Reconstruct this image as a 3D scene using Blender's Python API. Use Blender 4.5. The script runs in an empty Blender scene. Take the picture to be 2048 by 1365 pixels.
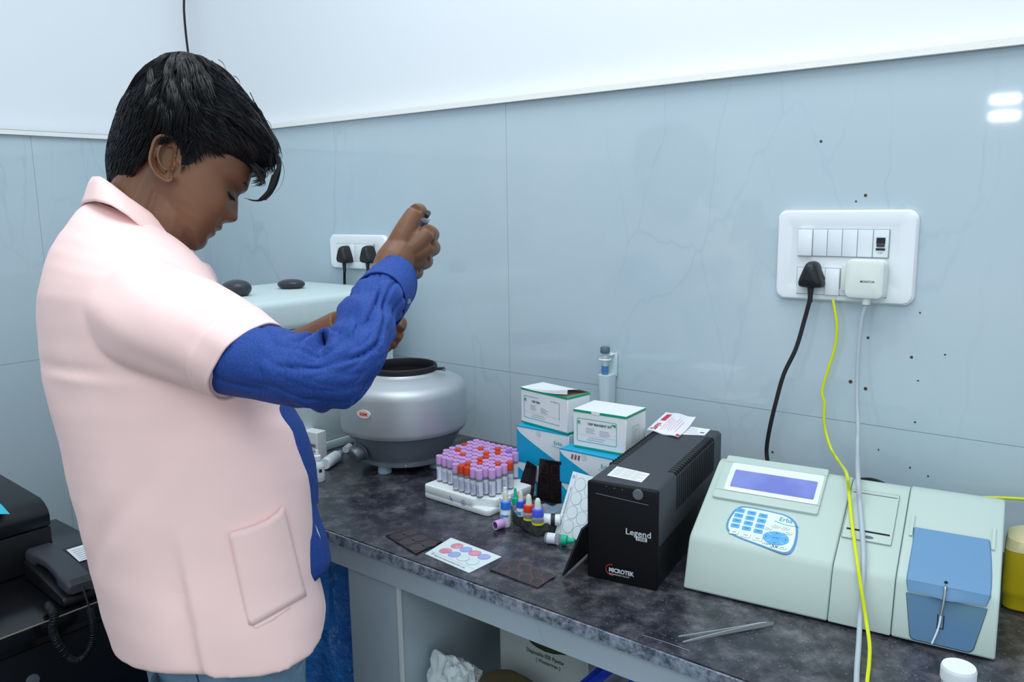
import bpy, bmesh, math, random
from mathutils import Vector, Matrix, noise
random.seed(7)
SC = bpy.context.scene
COL = SC.collection
V = Vector
# ------------------------------------------------------------------ camera model
IW, IH = 2048, 1365
YAW, PITCH, ROLL, FPX = -0.671166696, 0.167486418, -0.01546196, 1635.2
CAM = V((0.0, -1.443, 1.42))
ZT = 0.86                                    # counter top height
_cy, _sy = math.cos(YAW), math.sin(YAW)
CF = V((_sy*math.cos(PITCH), _cy*math.cos(PITCH), -math.sin(PITCH)))
_r0 = V((_cy, -_sy, 0)); _u0 = _r0.cross(CF)
CR = _r0*math.cos(ROLL)+_u0*math.sin(ROLL)
CU = -_r0*math.sin(ROLL)+_u0*math.cos(ROLL)
def ray(px, py): return CF + CR*((px-IW/2)/FPX) - CU*((py-IH/2)/FPX)
def Zp(px, py, z=ZT): d = ray(px, py); return CAM + d*((z-CAM.z)/d.z)      # point of a horizontal surface seen in the photo
def Yp(px, py, y=0.0): d = ray(px, py); return CAM + d*((y-CAM.y)/d.y)     # point of the back wall
def Xp(px, py, x): d = ray(px, py); return CAM + d*((x-CAM.x)/d.x)
def Dp(px, py, dep): return CAM + ray(px, py)*dep
def On(px, py, p, n):
    d = ray(px, py); n = V(n); return CAM + d*((V(p)-CAM).dot(n)/d.dot(n))

# ------------------------------------------------------------------ materials
def lin(c):
    out = []
    for v in c:
        v /= 255.0
        out.append(v/12.92 if v <= 0.04045 else ((v+0.055)/1.055)**2.4)
    return out
MATS = {}
def M(name, rgb=(128,128,128), rough=0.5, metal=0.0, noise_=None, bump=None, trans=0.0, ior=1.45, spec=0.5,
      rgb2=None, sheen=0.0, sss=0.0, coat=0.0, alpha=1.0, speck=None):
    if name in MATS: return MATS[name]
    m = bpy.data.materials.new(name); m.use_nodes = True
    nt = m.node_tree; b = nt.nodes['Principled BSDF']
    col = lin(rgb)+[1.0]
    b.inputs['Base Color'].default_value = col
    b.inputs['Roughness'].default_value = rough
    b.inputs['Metallic'].default_value = metal
    b.inputs['IOR'].default_value = ior
    b.inputs['Specular IOR Level'].default_value = spec
    b.inputs['Transmission Weight'].default_value = trans
    b.inputs['Alpha'].default_value = alpha
    if sheen: b.inputs['Sheen Weight'].default_value = sheen
    if coat: b.inputs['Coat Weight'].default_value = coat
    if sss:
        b.inputs['Subsurface Weight'].default_value = sss
        b.inputs['Subsurface Radius'].default_value = (0.008, 0.003, 0.0015)
        b.inputs['Subsurface Scale'].default_value = 1.0
    tc = nt.nodes.new('ShaderNodeTexCoord')
    if noise_ or rgb2:
        sc_, det, lo, hi = noise_ if noise_ else (30, 4, 0.4, 0.6)
        n = nt.nodes.new('ShaderNodeTexNoise'); n.inputs['Scale'].default_value = sc_; n.inputs['Detail'].default_value = det
        nt.links.new(tc.outputs['Object'], n.inputs['Vector'])
        r = nt.nodes.new('ShaderNodeValToRGB'); r.color_ramp.elements[0].position = lo; r.color_ramp.elements[1].position = hi
        r.color_ramp.elements[0].color = col
        c2 = lin(rgb2)+[1.0] if rgb2 else [min(1, v*0.85) for v in col[:3]]+[1.0]
        r.color_ramp.elements[1].color = c2
        nt.links.new(n.outputs['Fac'], r.inputs['Fac'])
        last = r.outputs['Color']
        if speck:
            n2 = nt.nodes.new('ShaderNodeTexNoise'); n2.inputs['Scale'].default_value = speck[0]; n2.inputs['Detail'].default_value = 3
            nt.links.new(tc.outputs['Object'], n2.inputs['Vector'])
            r2 = nt.nodes.new('ShaderNodeValToRGB'); r2.color_ramp.elements[0].position = speck[1]; r2.color_ramp.elements[1].position = speck[2]
            mx = nt.nodes.new('ShaderNodeMix'); mx.data_type = 'RGBA'
            nt.links.new(n2.outputs['Fac'], r2.inputs['Fac']); nt.links.new(r2.outputs['Color'], mx.inputs['Factor'])
            nt.links.new(last, mx.inputs['A']); mx.inputs['B'].default_value = lin(speck[3])+[1.0]
            last = mx.outputs['Result']
        nt.links.new(last, b.inputs['Base Color'])
    if bump:
        n3 = nt.nodes.new('ShaderNodeTexNoise'); n3.inputs['Scale'].default_value = bump[0]; n3.inputs['Detail'].default_value = 4
        nt.links.new(tc.outputs['Object'], n3.inputs['Vector'])
        bp = nt.nodes.new('ShaderNodeBump'); bp.inputs['Strength'].default_value = bump[1]; bp.inputs['Distance'].default_value = bump[2] if len(bump) > 2 else 0.002
        nt.links.new(n3.outputs['Fac'], bp.inputs['Height']); nt.links.new(bp.outputs['Normal'], b.inputs['Normal'])
    MATS[name] = m
    return m
def marble(name, base, dark, vein, rough=0.12, vscale=1.0):
    """glazed tile: soft clouds plus thin crooked veins"""
    m = bpy.data.materials.new(name); m.use_nodes = True; nt = m.node_tree; b = nt.nodes['Principled BSDF']
    N = nt.nodes.new; L = nt.links.new
    tc = N('ShaderNodeTexCoord')
    n1 = N('ShaderNodeTexNoise'); n1.inputs['Scale'].default_value = 2.2; n1.inputs['Detail'].default_value = 5
    L(tc.outputs['Object'], n1.inputs['Vector'])
    r1 = N('ShaderNodeValToRGB'); r1.color_ramp.elements[0].position = 0.35; r1.color_ramp.elements[1].position = 0.7
    r1.color_ramp.elements[0].color = lin(base)+[1]; r1.color_ramp.elements[1].color = lin(dark)+[1]
    L(n1.outputs['Fac'], r1.inputs['Fac'])
    def veins(scale, lo, rot, seed):
        mp = N('ShaderNodeMapping'); mp.inputs['Rotation'].default_value = rot; mp.inputs['Location'].default_value = (seed, seed*1.7, seed*.3)
        mp.inputs['Scale'].default_value = (1, 1, 0.42)
        L(tc.outputs['Object'], mp.inputs['Vector'])
        nd = N('ShaderNodeTexNoise'); nd.inputs['Scale'].default_value = 3.0; nd.inputs['Detail'].default_value = 6
        L(mp.outputs['Vector'], nd.inputs['Vector'])
        mx = N('ShaderNodeMix'); mx.data_type = 'RGBA'; mx.blend_type = 'LINEAR_LIGHT'; mx.inputs['Factor'].default_value = 0.16
        L(mp.outputs['Vector'], mx.inputs['A']); L(nd.outputs['Color'], mx.inputs['B'])
        vo = N('ShaderNodeTexVoronoi'); vo.feature = 'DISTANCE_TO_EDGE'; vo.inputs['Scale'].default_value = scale
        L(mx.outputs['Result'], vo.inputs['Vector'])
        r = N('ShaderNodeValToRGB'); r.color_ramp.elements[0].position = 0.0; r.color_ramp.elements[1].position = lo
        r.color_ramp.elements[0].color = (1,1,1,1); r.color_ramp.elements[1].color = (0,0,0,1)
        L(vo.outputs['Distance'], r.inputs['Fac'])
        nm = N('ShaderNodeTexNoise'); nm.inputs['Scale'].default_value = 2.6; L(mp.outputs['Vector'], nm.inputs['Vector'])
        rm = N('ShaderNodeValToRGB'); rm.color_ramp.elements[0].position = 0.5; rm.color_ramp.elements[1].position = 0.68
        L(nm.outputs['Fac'], rm.inputs['Fac'])
        mu = N('ShaderNodeMath'); mu.operation = 'MULTIPLY'; L(r.outputs['Color'], mu.inputs[0]); L(rm.outputs['Color'], mu.inputs[1])
        return mu.outputs[0]
    last = r1.outputs['Color']
    for sc, lo, rot, seed, k in ((3.4*vscale, 0.016, (0.2, 0.5, 0.3), 1.3, 0.34), (7.0*vscale, 0.02, (0.4, -0.6, 0.2), 4.1, 0.22)):
        v = veins(sc, lo, rot, seed)
        mk = N('ShaderNodeMath'); mk.operation = 'MULTIPLY'; L(v, mk.inputs[0]); mk.inputs[1].default_value = k
        mx = N('ShaderNodeMix'); mx.data_type = 'RGBA'; L(mk.outputs[0], mx.inputs['Factor']); L(last, mx.inputs['A'])
        mx.inputs['B'].default_value = lin(vein)+[1]; last = mx.outputs['Result']
    L(last, b.inputs['Base Color']); b.inputs['Roughness'].default_value = rough
    b.inputs['Specular IOR Level'].default_value = 0.5
    MATS[name] = m
    return m

# ------------------------------------------------------------------ mesh builder
I4 = Matrix.Identity(4)
def FR(o, ex, ey):
    ex = V(ex).normalized(); ey = V(ey); ez = ex.cross(ey).normalized(); ey = ez.cross(ex)
    m = Matrix.Identity(4)
    for i in range(3): m[i][0], m[i][1], m[i][2], m[i][3] = ex[i], ey[i], ez[i], o[i]
    return m
def T(x, y, z): return Matrix.Translation((x, y, z))
def RZ(a): return Matrix.Rotation(a, 4, 'Z')
def RX(a): return Matrix.Rotation(a, 4, 'X')
def RY(a): return Matrix.Rotation(a, 4, 'Y')
def bez(pts, n=8):
    """Catmull-Rom through points"""
    P = [V(p) for p in pts]; out = []
    for i in range(len(P)-1):
        p0 = P[max(i-1, 0)]; p1 = P[i]; p2 = P[i+1]; p3 = P[min(i+2, len(P)-1)]
        for k in range(n):
            t = k/n
            out.append(0.5*((2*p1)+(p2-p0)*t+(2*p0-5*p1+4*p2-p3)*t*t+(3*p1-p0-3*p2+p3)*t**3))
    out.append(P[-1]); return out
def rrect(x0, y0, x1, y1, r, n=5):
    out = []
    for cx, cy, a in ((x1-r, y1-r, 0), (x0+r, y1-r, 90), (x0+r, y0+r, 180), (x1-r, y0+r, 270)):
        for k in range(n+1):
            t = math.radians(a+90*k/n); out.append((cx+r*math.cos(t), cy+r*math.sin(t)))
    return out
class B:
    def __init__(s): s.v = []; s.f = []; s.m = []; s.mats = []
    def mi(s, mat):
        if mat not in s.mats: s.mats.append(mat)
        return s.mats.index(mat)
    def add(s, vs, fs, mat, m=None):
        o = len(s.v); i = s.mi(mat)
        for p in vs:
            p = V(p); s.v.append(m @ p if m is not None else p)
        for f in fs: s.f.append([o+k for k in f]); s.m.append(i)
        return s
    def addbm(s, bm, mat, m=None):
        bm.verts.index_update()
        s.add([v.co for v in bm.verts], [[v.index for v in f.verts] for f in bm.faces], mat, m); bm.free(); return s
    def box(s, c, d, mat, bev=0.0, seg=2, m=None):
        bm = bmesh.new(); bmesh.ops.create_cube(bm, size=1.0)
        for v in bm.verts: v.co = V((c[0]+v.co.x*d[0], c[1]+v.co.y*d[1], c[2]+v.co.z*d[2]))
        if bev: bmesh.ops.bevel(bm, geom=list(bm.edges), offset=bev, segments=seg, profile=0.5, affect='EDGES')
        return s.addbm(bm, mat, m)
    def prism(s, poly, z0, z1, mat, m=None, bev=0.0, seg=2):
        bm = bmesh.new(); n = len(poly)
        a = [bm.verts.new((p[0], p[1], z0)) for p in poly]; b = [bm.verts.new((p[0], p[1], z1)) for p in poly]
        bm.faces.new(a[::-1]); bm.faces.new(b)
        for i in range(n): bm.faces.new((a[i], a[(i+1) % n], b[(i+1) % n], b[i]))
        bmesh.ops.recalc_face_normals(bm, faces=list(bm.faces))
        if bev:
            es = [e for e in bm.edges if e.calc_face_angle(0) > 0.5]
            bmesh.ops.bevel(bm, geom=es, offset=bev, segments=seg, profile=0.5, affect='EDGES')
        return s.addbm(bm, mat, m)
    def lathe(s, prof, mat, n=24, m=None):
        vs = []; fs = []; idx = []
        for r, z in prof:
            if r < 1e-6: idx.append([len(vs)]); vs.append((0, 0, z))
            else:
                idx.append(list(range(len(vs), len(vs)+n)))
                vs += [(r*math.cos(2*math.pi*k/n), r*math.sin(2*math.pi*k/n), z) for k in range(n)]
        for a, b in zip(idx, idx[1:]):
            for k in range(n):
                k2 = (k+1) % n
                if len(a) == 1 and len(b) == 1: continue
                if len(a) == 1: fs.append((a[0], b[k2], b[k])[::-1])
                elif len(b) == 1: fs.append((a[k], a[k2], b[0]))
                else: fs.append((a[k], a[k2], b[k2], b[k]))
        return s.add(vs, fs, mat, m)
    def tube(s, pts, r, mat, n=8, cap=True, m=None, flat=None):
        P = [V(p) for p in pts]; k = len(P)
        R = r if isinstance(r, (list, tuple)) else [r]*k
        vs = []; fs = []; up = None
        for i in range(k):
            t = (P[min(i+1, k-1)]-P[max(i-1, 0)]).normalized()
            if up is None:
                up = t.orthogonal().normalized()
            up = (up - t*up.dot(t))
            if up.length < 1e-6: up = t.orthogonal()
            up.normalize(); sd = t.cross(up)
            for j in range(n):
                a = 2*math.pi*j/n; vs.append(P[i]+(up*math.cos(a)+sd*math.sin(a))*R[i])
        for i in range(k-1):
            for j in range(n):
                j2 = (j+1) % n; fs.append((i*n+j, i*n+j2, (i+1)*n+j2, (i+1)*n+j))
        if cap:
            fs.append(tuple(range(n))[::-1]); fs.append(tuple((k-1)*n+j for j in range(n)))
        return s.add(vs, fs, mat, m)
    def ball(s, c, r, mat, seg=16, m=None, sc=(1, 1, 1)):
        bm = bmesh.new(); bmesh.ops.create_uvsphere(bm, u_segments=seg, v_segments=seg//2, radius=r)
        for v in bm.verts: v.co = V((v.co.x*sc[0], v.co.y*sc[1], v.co.z*sc[2]))+V(c)
        return s.addbm(bm, mat, m)
    def grid(s, rows, mat, cu=False, cap=False, m=None, flip=False):
        nr, nc = len(rows), len(rows[0]); vs = [p for r in rows for p in r]; fs = []
        for i in range(nr-1):
            for j in range(nc if cu else nc-1):
                j2 = (j+1) % nc; f = (i*nc+j, i*nc+j2, (i+1)*nc+j2, (i+1)*nc+j); fs.append(f[::-1] if flip else f)
        if cap:
            fs.append(tuple(range(nc))[::-1]); fs.append(tuple((nr-1)*nc+j for j in range(nc)))
        return s.add(vs, fs, mat, m)
    def ring(s, cx, cy, r0, r1, z, mat, n=32, m=None, ay=1.0):
        vs = []; fs = []
        for k in range(n):
            a = 2*math.pi*k/n
            vs += [(cx+r0*math.cos(a), cy+r0*ay*math.sin(a), z), (cx+r1*math.cos(a), cy+r1*ay*math.sin(a), z)]
        for k in range(n):
            k2 = (k+1) % n; fs.append((2*k, 2*k+1, 2*k2+1, 2*k2))
        return s.add(vs, fs, mat, m)
    def disc(s, cx, cy, r, z, mat, n=32, m=None, ay=1.0):
        return s.add([(cx+r*math.cos(2*math.pi*k/n), cy+r*ay*math.sin(2*math.pi*k/n), z) for k in range(n)], [tuple(range(n))], mat, m)
    def rect(s, x0, y0, x1, y1, z, mat, m=None):
        return s.add([(x0, y0, z), (x1, y0, z), (x1, y1, z), (x0, y1, z)], [(0, 1, 2, 3)], mat, m)
    def frame(s, x0, y0, x1, y1, w, z, mat, m=None):
        for a in ((x0, y0, x1, y0+w), (x0, y1-w, x1, y1), (x0, y0+w, x0+w, y1-w), (x1-w, y0+w, x1, y1-w)): s.rect(*a, z, mat, m)
        return s
    def text(s, t, size, mat, m, bold=0.0, align='LEFT', shear=0.0, sx=1.0, space=1.0):
        cu = bpy.data.curves.new('lettering', 'FONT'); cu.body = t; cu.size = size; cu.align_x = align; cu.offset = bold*size
        cu.shear = shear; cu.resolution_u = 3; cu.space_character = space; cu.fill_mode = 'FRONT'
        ob = bpy.data.objects.new('lettering_tmp', cu); COL.objects.link(ob)
        dg = bpy.context.evaluated_depsgraph_get(); me = bpy.data.meshes.new_from_object(ob.evaluated_get(dg))
        mm = m @ Matrix.Diagonal((sx, 1, 1, 1))
        s.add([v.co for v in me.vertices], [list(p.vertices) for p in me.polygons], mat, mm)
        bpy.data.objects.remove(ob); bpy.data.curves.remove(cu); bpy.data.meshes.remove(me)
        return s
    def mesh(s, name, m=None, angle=38):
        me = bpy.data.meshes.new(name)
        vs = [(m @ v if m is not None else v) for v in s.v]
        me.from_pydata([tuple(v) for v in vs], [], s.f)
        for mt in s.mats: me.materials.append(mt)
        me.polygons.foreach_set('material_index', s.m)
        me.polygons.foreach_set('use_smooth', [True]*len(s.f))
        me.update(); me.set_sharp_from_angle(angle=math.radians(angle))
        return me
    def obj(s, name, parent=None, world=False, angle=38):
        m = parent['_inv'] if False else None
        if world and parent is not None: m = MW[parent.name].inverted()
        o = bpy.data.objects.new(name, s.mesh(name, m, angle)); COL.objects.link(o)
        if parent is not None: o.parent = parent
        return o
MW = {}
def thing(name, label, cat, loc=(0, 0, 0), rotz=0.0, group=None, mat=None):
    o = bpy.data.objects.new(name, None); COL.objects.link(o); o.empty_display_size = 0.02
    mm = mat if mat is not None else Matrix.Translation(loc) @ RZ(rotz)
    o.matrix_world = mm; o.matrix_basis = mm
    MW[o.name] = mm.copy(); tag(o, label, cat, group); return o
def tag(o, label=None, cat=None, group=None, kind=None):
    if label: o['label'] = label
    if cat: o['category'] = cat
    if group: o['group'] = group
    if kind: o['kind'] = kind
    return o
def struct(o, label, cat): return tag(o, label, cat, kind='structure')
def dup(root, m, label, group):
    r = root.copy(); COL.objects.link(r); r.matrix_basis = m; MW[r.name] = m.copy(); r['label'] = label; r['group'] = group
    for ch in list(root.children):
        c = ch.copy(); COL.objects.link(c); c.parent = r
        for g in list(ch.children):
            d = g.copy(); COL.objects.link(d); d.parent = c
    return r
def loc_(t, p): return MW[t.name].inverted() @ p
def Lp(t, px, py, p, n):
    """pixel -> point of a plane given in a thing's own coordinates, returned in those coordinates"""
    m = MW[t.name]; return m.inverted() @ On(px, py, m @ V(p), m.to_3x3() @ V(n))

# ------------------------------------------------------------------ palette
white_paint = M('white_paint', (232,236,240), 0.6, bump=(25, 0.06, 0.003))
putty = M('white_putty', (243,243,238), 0.7, bump=(120, 0.3, 0.002))
tile = marble('grey_marble_tile', (190,206,214), (180,199,209), (150,168,186), 0.045)
tile_low = marble('pale_marble_tile', (176,190,197), (163,179,188), (118,138,160), 0.16, 1.4)
grout = M('tile_grout', (150,165,175), 0.8)
grout_w = M('white_grout', (205,212,212), 0.8)
def granite_mat(name, ramp, tint_a, tint_b, scale, rough, fleck, bump_s):
    m = bpy.data.materials.new(name); m.use_nodes = True; nt = m.node_tree; b = nt.nodes['Principled BSDF']; N = nt.nodes.new; L = nt.links.new
    tc = N('ShaderNodeTexCoord')
    def noise_n(sc, det, rg=0.6):
        n = N('ShaderNodeTexNoise'); n.inputs['Scale'].default_value = sc; n.inputs['Detail'].default_value = det; n.inputs['Roughness'].default_value = rg; L(tc.outputs['Object'], n.inputs['Vector']); return n
    n1 = noise_n(scale, 12, 0.72); r = N('ShaderNodeValToRGB'); e = r.color_ramp.elements
    while len(e) < len(ramp): e.new(0.5)
    for k, (pos, c) in enumerate(ramp): e[k].position = pos; e[k].color = lin(c)+[1]
    L(n1.outputs['Fac'], r.inputs['Fac'])
    n2 = noise_n(4.5, 5); r2 = N('ShaderNodeValToRGB'); r2.color_ramp.elements[0].position = 0.36; r2.color_ramp.elements[1].position = 0.66
    r2.color_ramp.elements[0].color = lin(tint_a)+[1]; r2.color_ramp.elements[1].color = lin(tint_b)+[1]; L(n2.outputs['Fac'], r2.inputs['Fac'])
    mx = N('ShaderNodeMix'); mx.data_type = 'RGBA'; mx.blend_type = 'OVERLAY'; mx.inputs['Factor'].default_value = 0.55; L(r.outputs['Color'], mx.inputs['A']); L(r2.outputs['Color'], mx.inputs['B'])
    vo = N('ShaderNodeTexVoronoi'); vo.inputs['Scale'].default_value = 290; L(tc.outputs['Object'], vo.inputs['Vector'])
    sx = N('ShaderNodeSeparateColor'); L(vo.outputs['Color'], sx.inputs['Color'])
    g = N('ShaderNodeMath'); g.operation = 'GREATER_THAN'; g.inputs[1].default_value = 0.945; L(sx.outputs[0], g.inputs[0])
    l_ = N('ShaderNodeMath'); l_.operation = 'LESS_THAN'; l_.inputs[1].default_value = 0.34; L(vo.outputs['Distance'], l_.inputs[0])
    a = N('ShaderNodeMath'); a.operation = 'MULTIPLY'; L(g.outputs[0], a.inputs[0]); L(l_.outputs[0], a.inputs[1])
    f = N('ShaderNodeMath'); f.operation = 'MULTIPLY'; f.inputs[1].default_value = 0.42; L(a.outputs[0], f.inputs[0])
    m2 = N('ShaderNodeMix'); m2.data_type = 'RGBA'; L(f.outputs[0], m2.inputs['Factor']); L(mx.outputs['Result'], m2.inputs['A']); m2.inputs['B'].default_value = lin(fleck)+[1]
    L(m2.outputs['Result'], b.inputs['Base Color']); b.inputs['Roughness'].default_value = rough
    bp = N('ShaderNodeBump'); bp.inputs['Strength'].default_value = bump_s; bp.inputs['Distance'].default_value = 0.001; L(n1.outputs['Fac'], bp.inputs['Height']); L(bp.outputs['Normal'], b.inputs['Normal'])
    MATS[name] = m; return m
granite = granite_mat('dark_granite', [(0.30, (26,28,34)), (0.45, (54,56,64)), (0.56, (88,88,94)), (0.70, (128,128,132))], (128,133,150), (152,140,132), 26, 0.24, (140,146,156), 0.12)
granite_edge = granite_mat('raw_granite_edge', [(0.34, (36,40,50)), (0.44, (96,104,116)), (0.55, (140,150,162)), (0.70, (172,180,188))], (164,172,184), (178,176,176), 75, 0.65, (206,212,218), 0.5)
floor_m = M('floor_stone', (60,68,66), 0.4, noise_=(6, 5, 0.4, 0.6), rgb2=(48,56,54))
black_pl = M('black_plastic', (26,27,30), 0.42, bump=(600, 0.08, 0.0005))
black_sat = M('black_satin', (22,24,29), 0.36, spec=0.35)
front_blk = M('front_black', (14,15,19), 0.45, spec=0.25)
dark_grey = M('charcoal_plastic', (58,61,68), 0.5, bump=(700, 0.1, 0.0005))
black_rub = M('black_rubber', (22,23,26), 0.6)
void = M('dark_void', (6,6,7), 0.8)
cream = M('cream_plastic', (186,203,195), 0.42, bump=(500, 0.04, 0.0004))
cream_d = M('cream_shade_line', (96,100,98), 0.6)
white_pl = M('white_plastic', (235,240,243), 0.3)
white_gl = M('white_gloss', (238,243,246), 0.16)
steel_br = M('brushed_aluminium', (190,196,200), 0.46, 0.65, bump=(40, 0.03, 0.001))
steel = M('stainless_steel', (190,192,194), 0.22, 1.0)
steel_dk = M('grey_painted_metal', (120,126,134), 0.4, 0.6)
blue_pl = M('blue_plastic', (100,144,182), 0.4)
blue_pl2 = M('blue_plastic_panel', (80,120,156), 0.42, noise_=(9, 3, 0.5, 0.75), rgb2=(84,124,136))
paper = M('white_paper', (240,243,245), 0.6)
carton = M('white_carton', (232,236,238), 0.55)
green_pr = M('green_print', (0,160,120), 0.5)
cyan_pr = M('cyan_print', (0,160,205), 0.4)
ink = M('black_ink', (24,24,28), 0.5)
ink_g = M('grey_ink', (120,126,134), 0.6)
ink_b = M('blue_ink', (70,80,160), 0.6)
red_pr = M('red_print', (205,40,70), 0.5)
# ================================================================== THE SETTING
XL = -2.392            # left wall
def tiled_wall(b, along, z0, z1, zj, xs, depth, mat, gm):
    pass
# back wall (plane y = 0): tiles stand 10 mm proud of the plaster
b = B()
b.box(((XL+1.4)/2, 0.07, 1.45), (1.4-XL+0.2, 0.1, 2.9), white_paint)
b.box(((XL+1.4)/2, 0.0105, 0.815), (1.4-XL, 0.019, 1.63), grout)
zr = [(0.0, 0.4335), (0.4345, 1.0345), (1.0355, 1.6345)]
xr = [(-2.392, -2.3545), (-2.3535, -1.1540), (-1.1530, 0.0465), (0.0475, 1.2465), (1.2475, 1.4)]
for z0, z1 in zr:
    for x0, x1 in xr: b.box(((x0+x1)/2, 0.005, (z0+z1)/2), (x1-x0, 0.010, z1-z0), tile)
fly = M('brown_specks', (78,56,44), 0.7)
for px, py, r in ((1642,283,2.2),(1731,391,2.4),(1712,403,1.5),(1736,676,2.2),(1823,715,2.2),(1701,764,3.0),(1731,778,2.8),(1840,626,1.4),(1830,845,1.6),(1836,762,1.4),(1757,900,1.4),(1545,905,2),(1820,936,1.5),(1856,953,1.5),(1890,710,1.4)):
    p = Yp(px, py, -0.0004); b.disc(p.x, 0, r*0.0011, 0, fly, 10, m=FR((0, p.y, p.z), (1, 0, 0), (0, 0, 1)))
struct(b.obj('wall_back'), 'back wall of pale grey marble tiles with white plaster above', 'wall')
b = B()
b.box((XL-0.07, -1.9, 1.45), (0.1, 4.2, 2.9), white_paint)
b.box((XL-0.0105, -1.9, 0.815), (0.019, 3.8, 1.63), grout)
for z0, z1 in ((0.0, 0.4145), (0.4155, 1.0145), (1.0155, 1.616)):
    for y0, y1 in ((-0.4795, 0.0), (-1.6795, -0.4805), (-2.8795, -1.6805)): b.box((XL-0.005, (y0+y1)/2, (z0+z1)/2), (0.010, y1-y0, z1-z0), tile)
struct(b.obj('wall_left'), 'left wall of grey marble tiles under white plaster', 'wall')
b = B(); b.box(((XL+1.4)/2, -0.001, 1.6405), (1.4-XL, 0.026, 0.011), putty)
struct(b.obj('trim_1'), 'white putty strip along the top of the back wall tiles', 'trim')
b = B(); b.box((XL+0.001, -1.9, 1.6215), (0.026, 3.8, 0.011), putty)
struct(b.obj('trim_2'), 'white putty strip along the top of the left wall tiles', 'trim')
b = B(); b.box(((XL+1.4)/2, -1.9, -0.05), (1.4-XL+0.2, 4.2, 0.1), floor_m)
struct(b.obj('floor'), 'dark stone floor', 'floor')
# loose black wire hanging in the corner
b = B(); b.tube(bez([(XL+0.02, -0.03, 2.75), (XL+0.018, -0.028, 2.3)] + [Xp(px, py, XL+0.02) for px, py in ((366,-40),(368,20),(371,60),(375,95),(379,122),(384,150))], 6), 0.0035, black_rub, 6)
wire = b.obj('hanging_wire'); tag(wire, 'thin black wire hanging down the corner above the tiles', 'wire')

# ------------------------------------------------------------------ the counter
YE = -0.585
ct = thing('laboratory_counter', 'built-in counter with a dark granite top, tiled apron and tiled pier', 'counter', (-0.3, -0.3, 0))
b = B(); b.box((-0.3, (YE-0.001)/2, 0.8585-0.008), (3.2, -YE-0.001, 0.0165), granite)
b.box((-0.3, (YE)/2, 0.859), (3.2, -YE-0.004, 0.002), granite); o = b.obj('granite_top', ct, True)
b = B(); b.box((-0.3, YE-0.0015, 0.8502), (3.2, 0.003, 0.0175), granite_edge); tag(b.obj('granite_edge', ct, True), 'rough unpolished granite front edge')
b = B()
for x0, x1 in ((-1.9, -1.0755), (-1.0745, 0.05), (0.051, 1.3)): b.box(((x0+x1)/2, YE+0.011, 0.8205), (x1-x0, 0.012, 0.042), tile_low)
b.obj('tiled_apron', ct, True)
b = B(); b.box((-1.0, -0.292, 0.3995), (0.124, 0.566, 0.799), tile_low); b.box((-0.9365, YE+0.0105, 0.3995), (0.005, 0.006, 0.799), grout_w)
b.box((-1.0, YE+0.0125, 0.7985), (0.13, 0.002, 0.002), grout_w)
b.obj('tiled_pier', ct, True)

# ------------------------------------------------------------------ switch boards
def pin_plug(name, label, px, py, gp, cable_px, off=0.02, r=0.0036, matp=black_pl, group=None, yface=-0.012):
    """three-pin plug with a ribbed strain relief and its cable"""
    c = Yp(px, py, yface-0.012); t = thing(name, label, 'plug', c, 0, group)
    b = B()
    rows = []
    outl = bez([(x, 0, z) for x, z in ((0, .0240), (.0055, .0228), (.0098, .0185), (.0150, .006), (.0200, -.008), (.0208, -.0160), (.0165, -.0205), (0, -.0215), (-.0165, -.0205), (-.0208, -.0160), (-.0200, -.008), (-.0150, .006), (-.0098, .0185), (-.0055, .0228), (0, .0240))], 4)[:-1]
    for k, (s_, d) in enumerate(((0.96, 0.012), (1.0, 0.008), (1.0, -0.002), (0.96, -0.009), (0.86, -0.0145), (0.66, -0.0180), (0.3, -0.0192))):
        rows.append([(q.x*s_, d, q.z*s_) for q in outl])
    b.grid(rows, matp, cu=True, cap=True, flip=True); b.obj('plug_body', t)
    b = B()
    for k in range(6): b.lathe([(0, 0), (0.0058-0.0004*k, 0), (0.0058-0.0004*k, 0.0026), (0, 0.0026)], matp, 14, T(0, -0.004, -0.0225-0.0036*k))
    b.lathe([(0, 0), (0.0042, 0), (0.0042, 0.026), (0, 0.026)], matp, 12, T(0, -0.004, -0.046)); b.obj('strain_relief', t)
    return t, c
def board(name, label, x0, x1, z0, z1, build):
    t = thing(name, label, 'switch board', ((x0+x1)/2, -0.0005, (z0+z1)/2))
    w, h = x1-x0, z1-z0
    b = B()
    rows = []
    for s_, d in ((0.0, -0.0), (0.0, -0.006), (0.0035, -0.0105), (0.020, -0.0125), (0.026, -0.0105)):
        rows.append([(x, d, z) for x, z in rrect(-w/2+s_, -h/2+s_, w/2-s_, h/2-s_, max(0.004, 0.017-s_*0.6), 6)])
    b.grid(rows, white_gl, cu=True, cap=True, flip=False)
    b.obj('cover_plate', t)
    build(t, w, h); return t
FW = lambda o: FR(o, (1, 0, 0), (0, 0, 1))      # frame lying on the back wall: x right, y up, z towards the room
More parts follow.
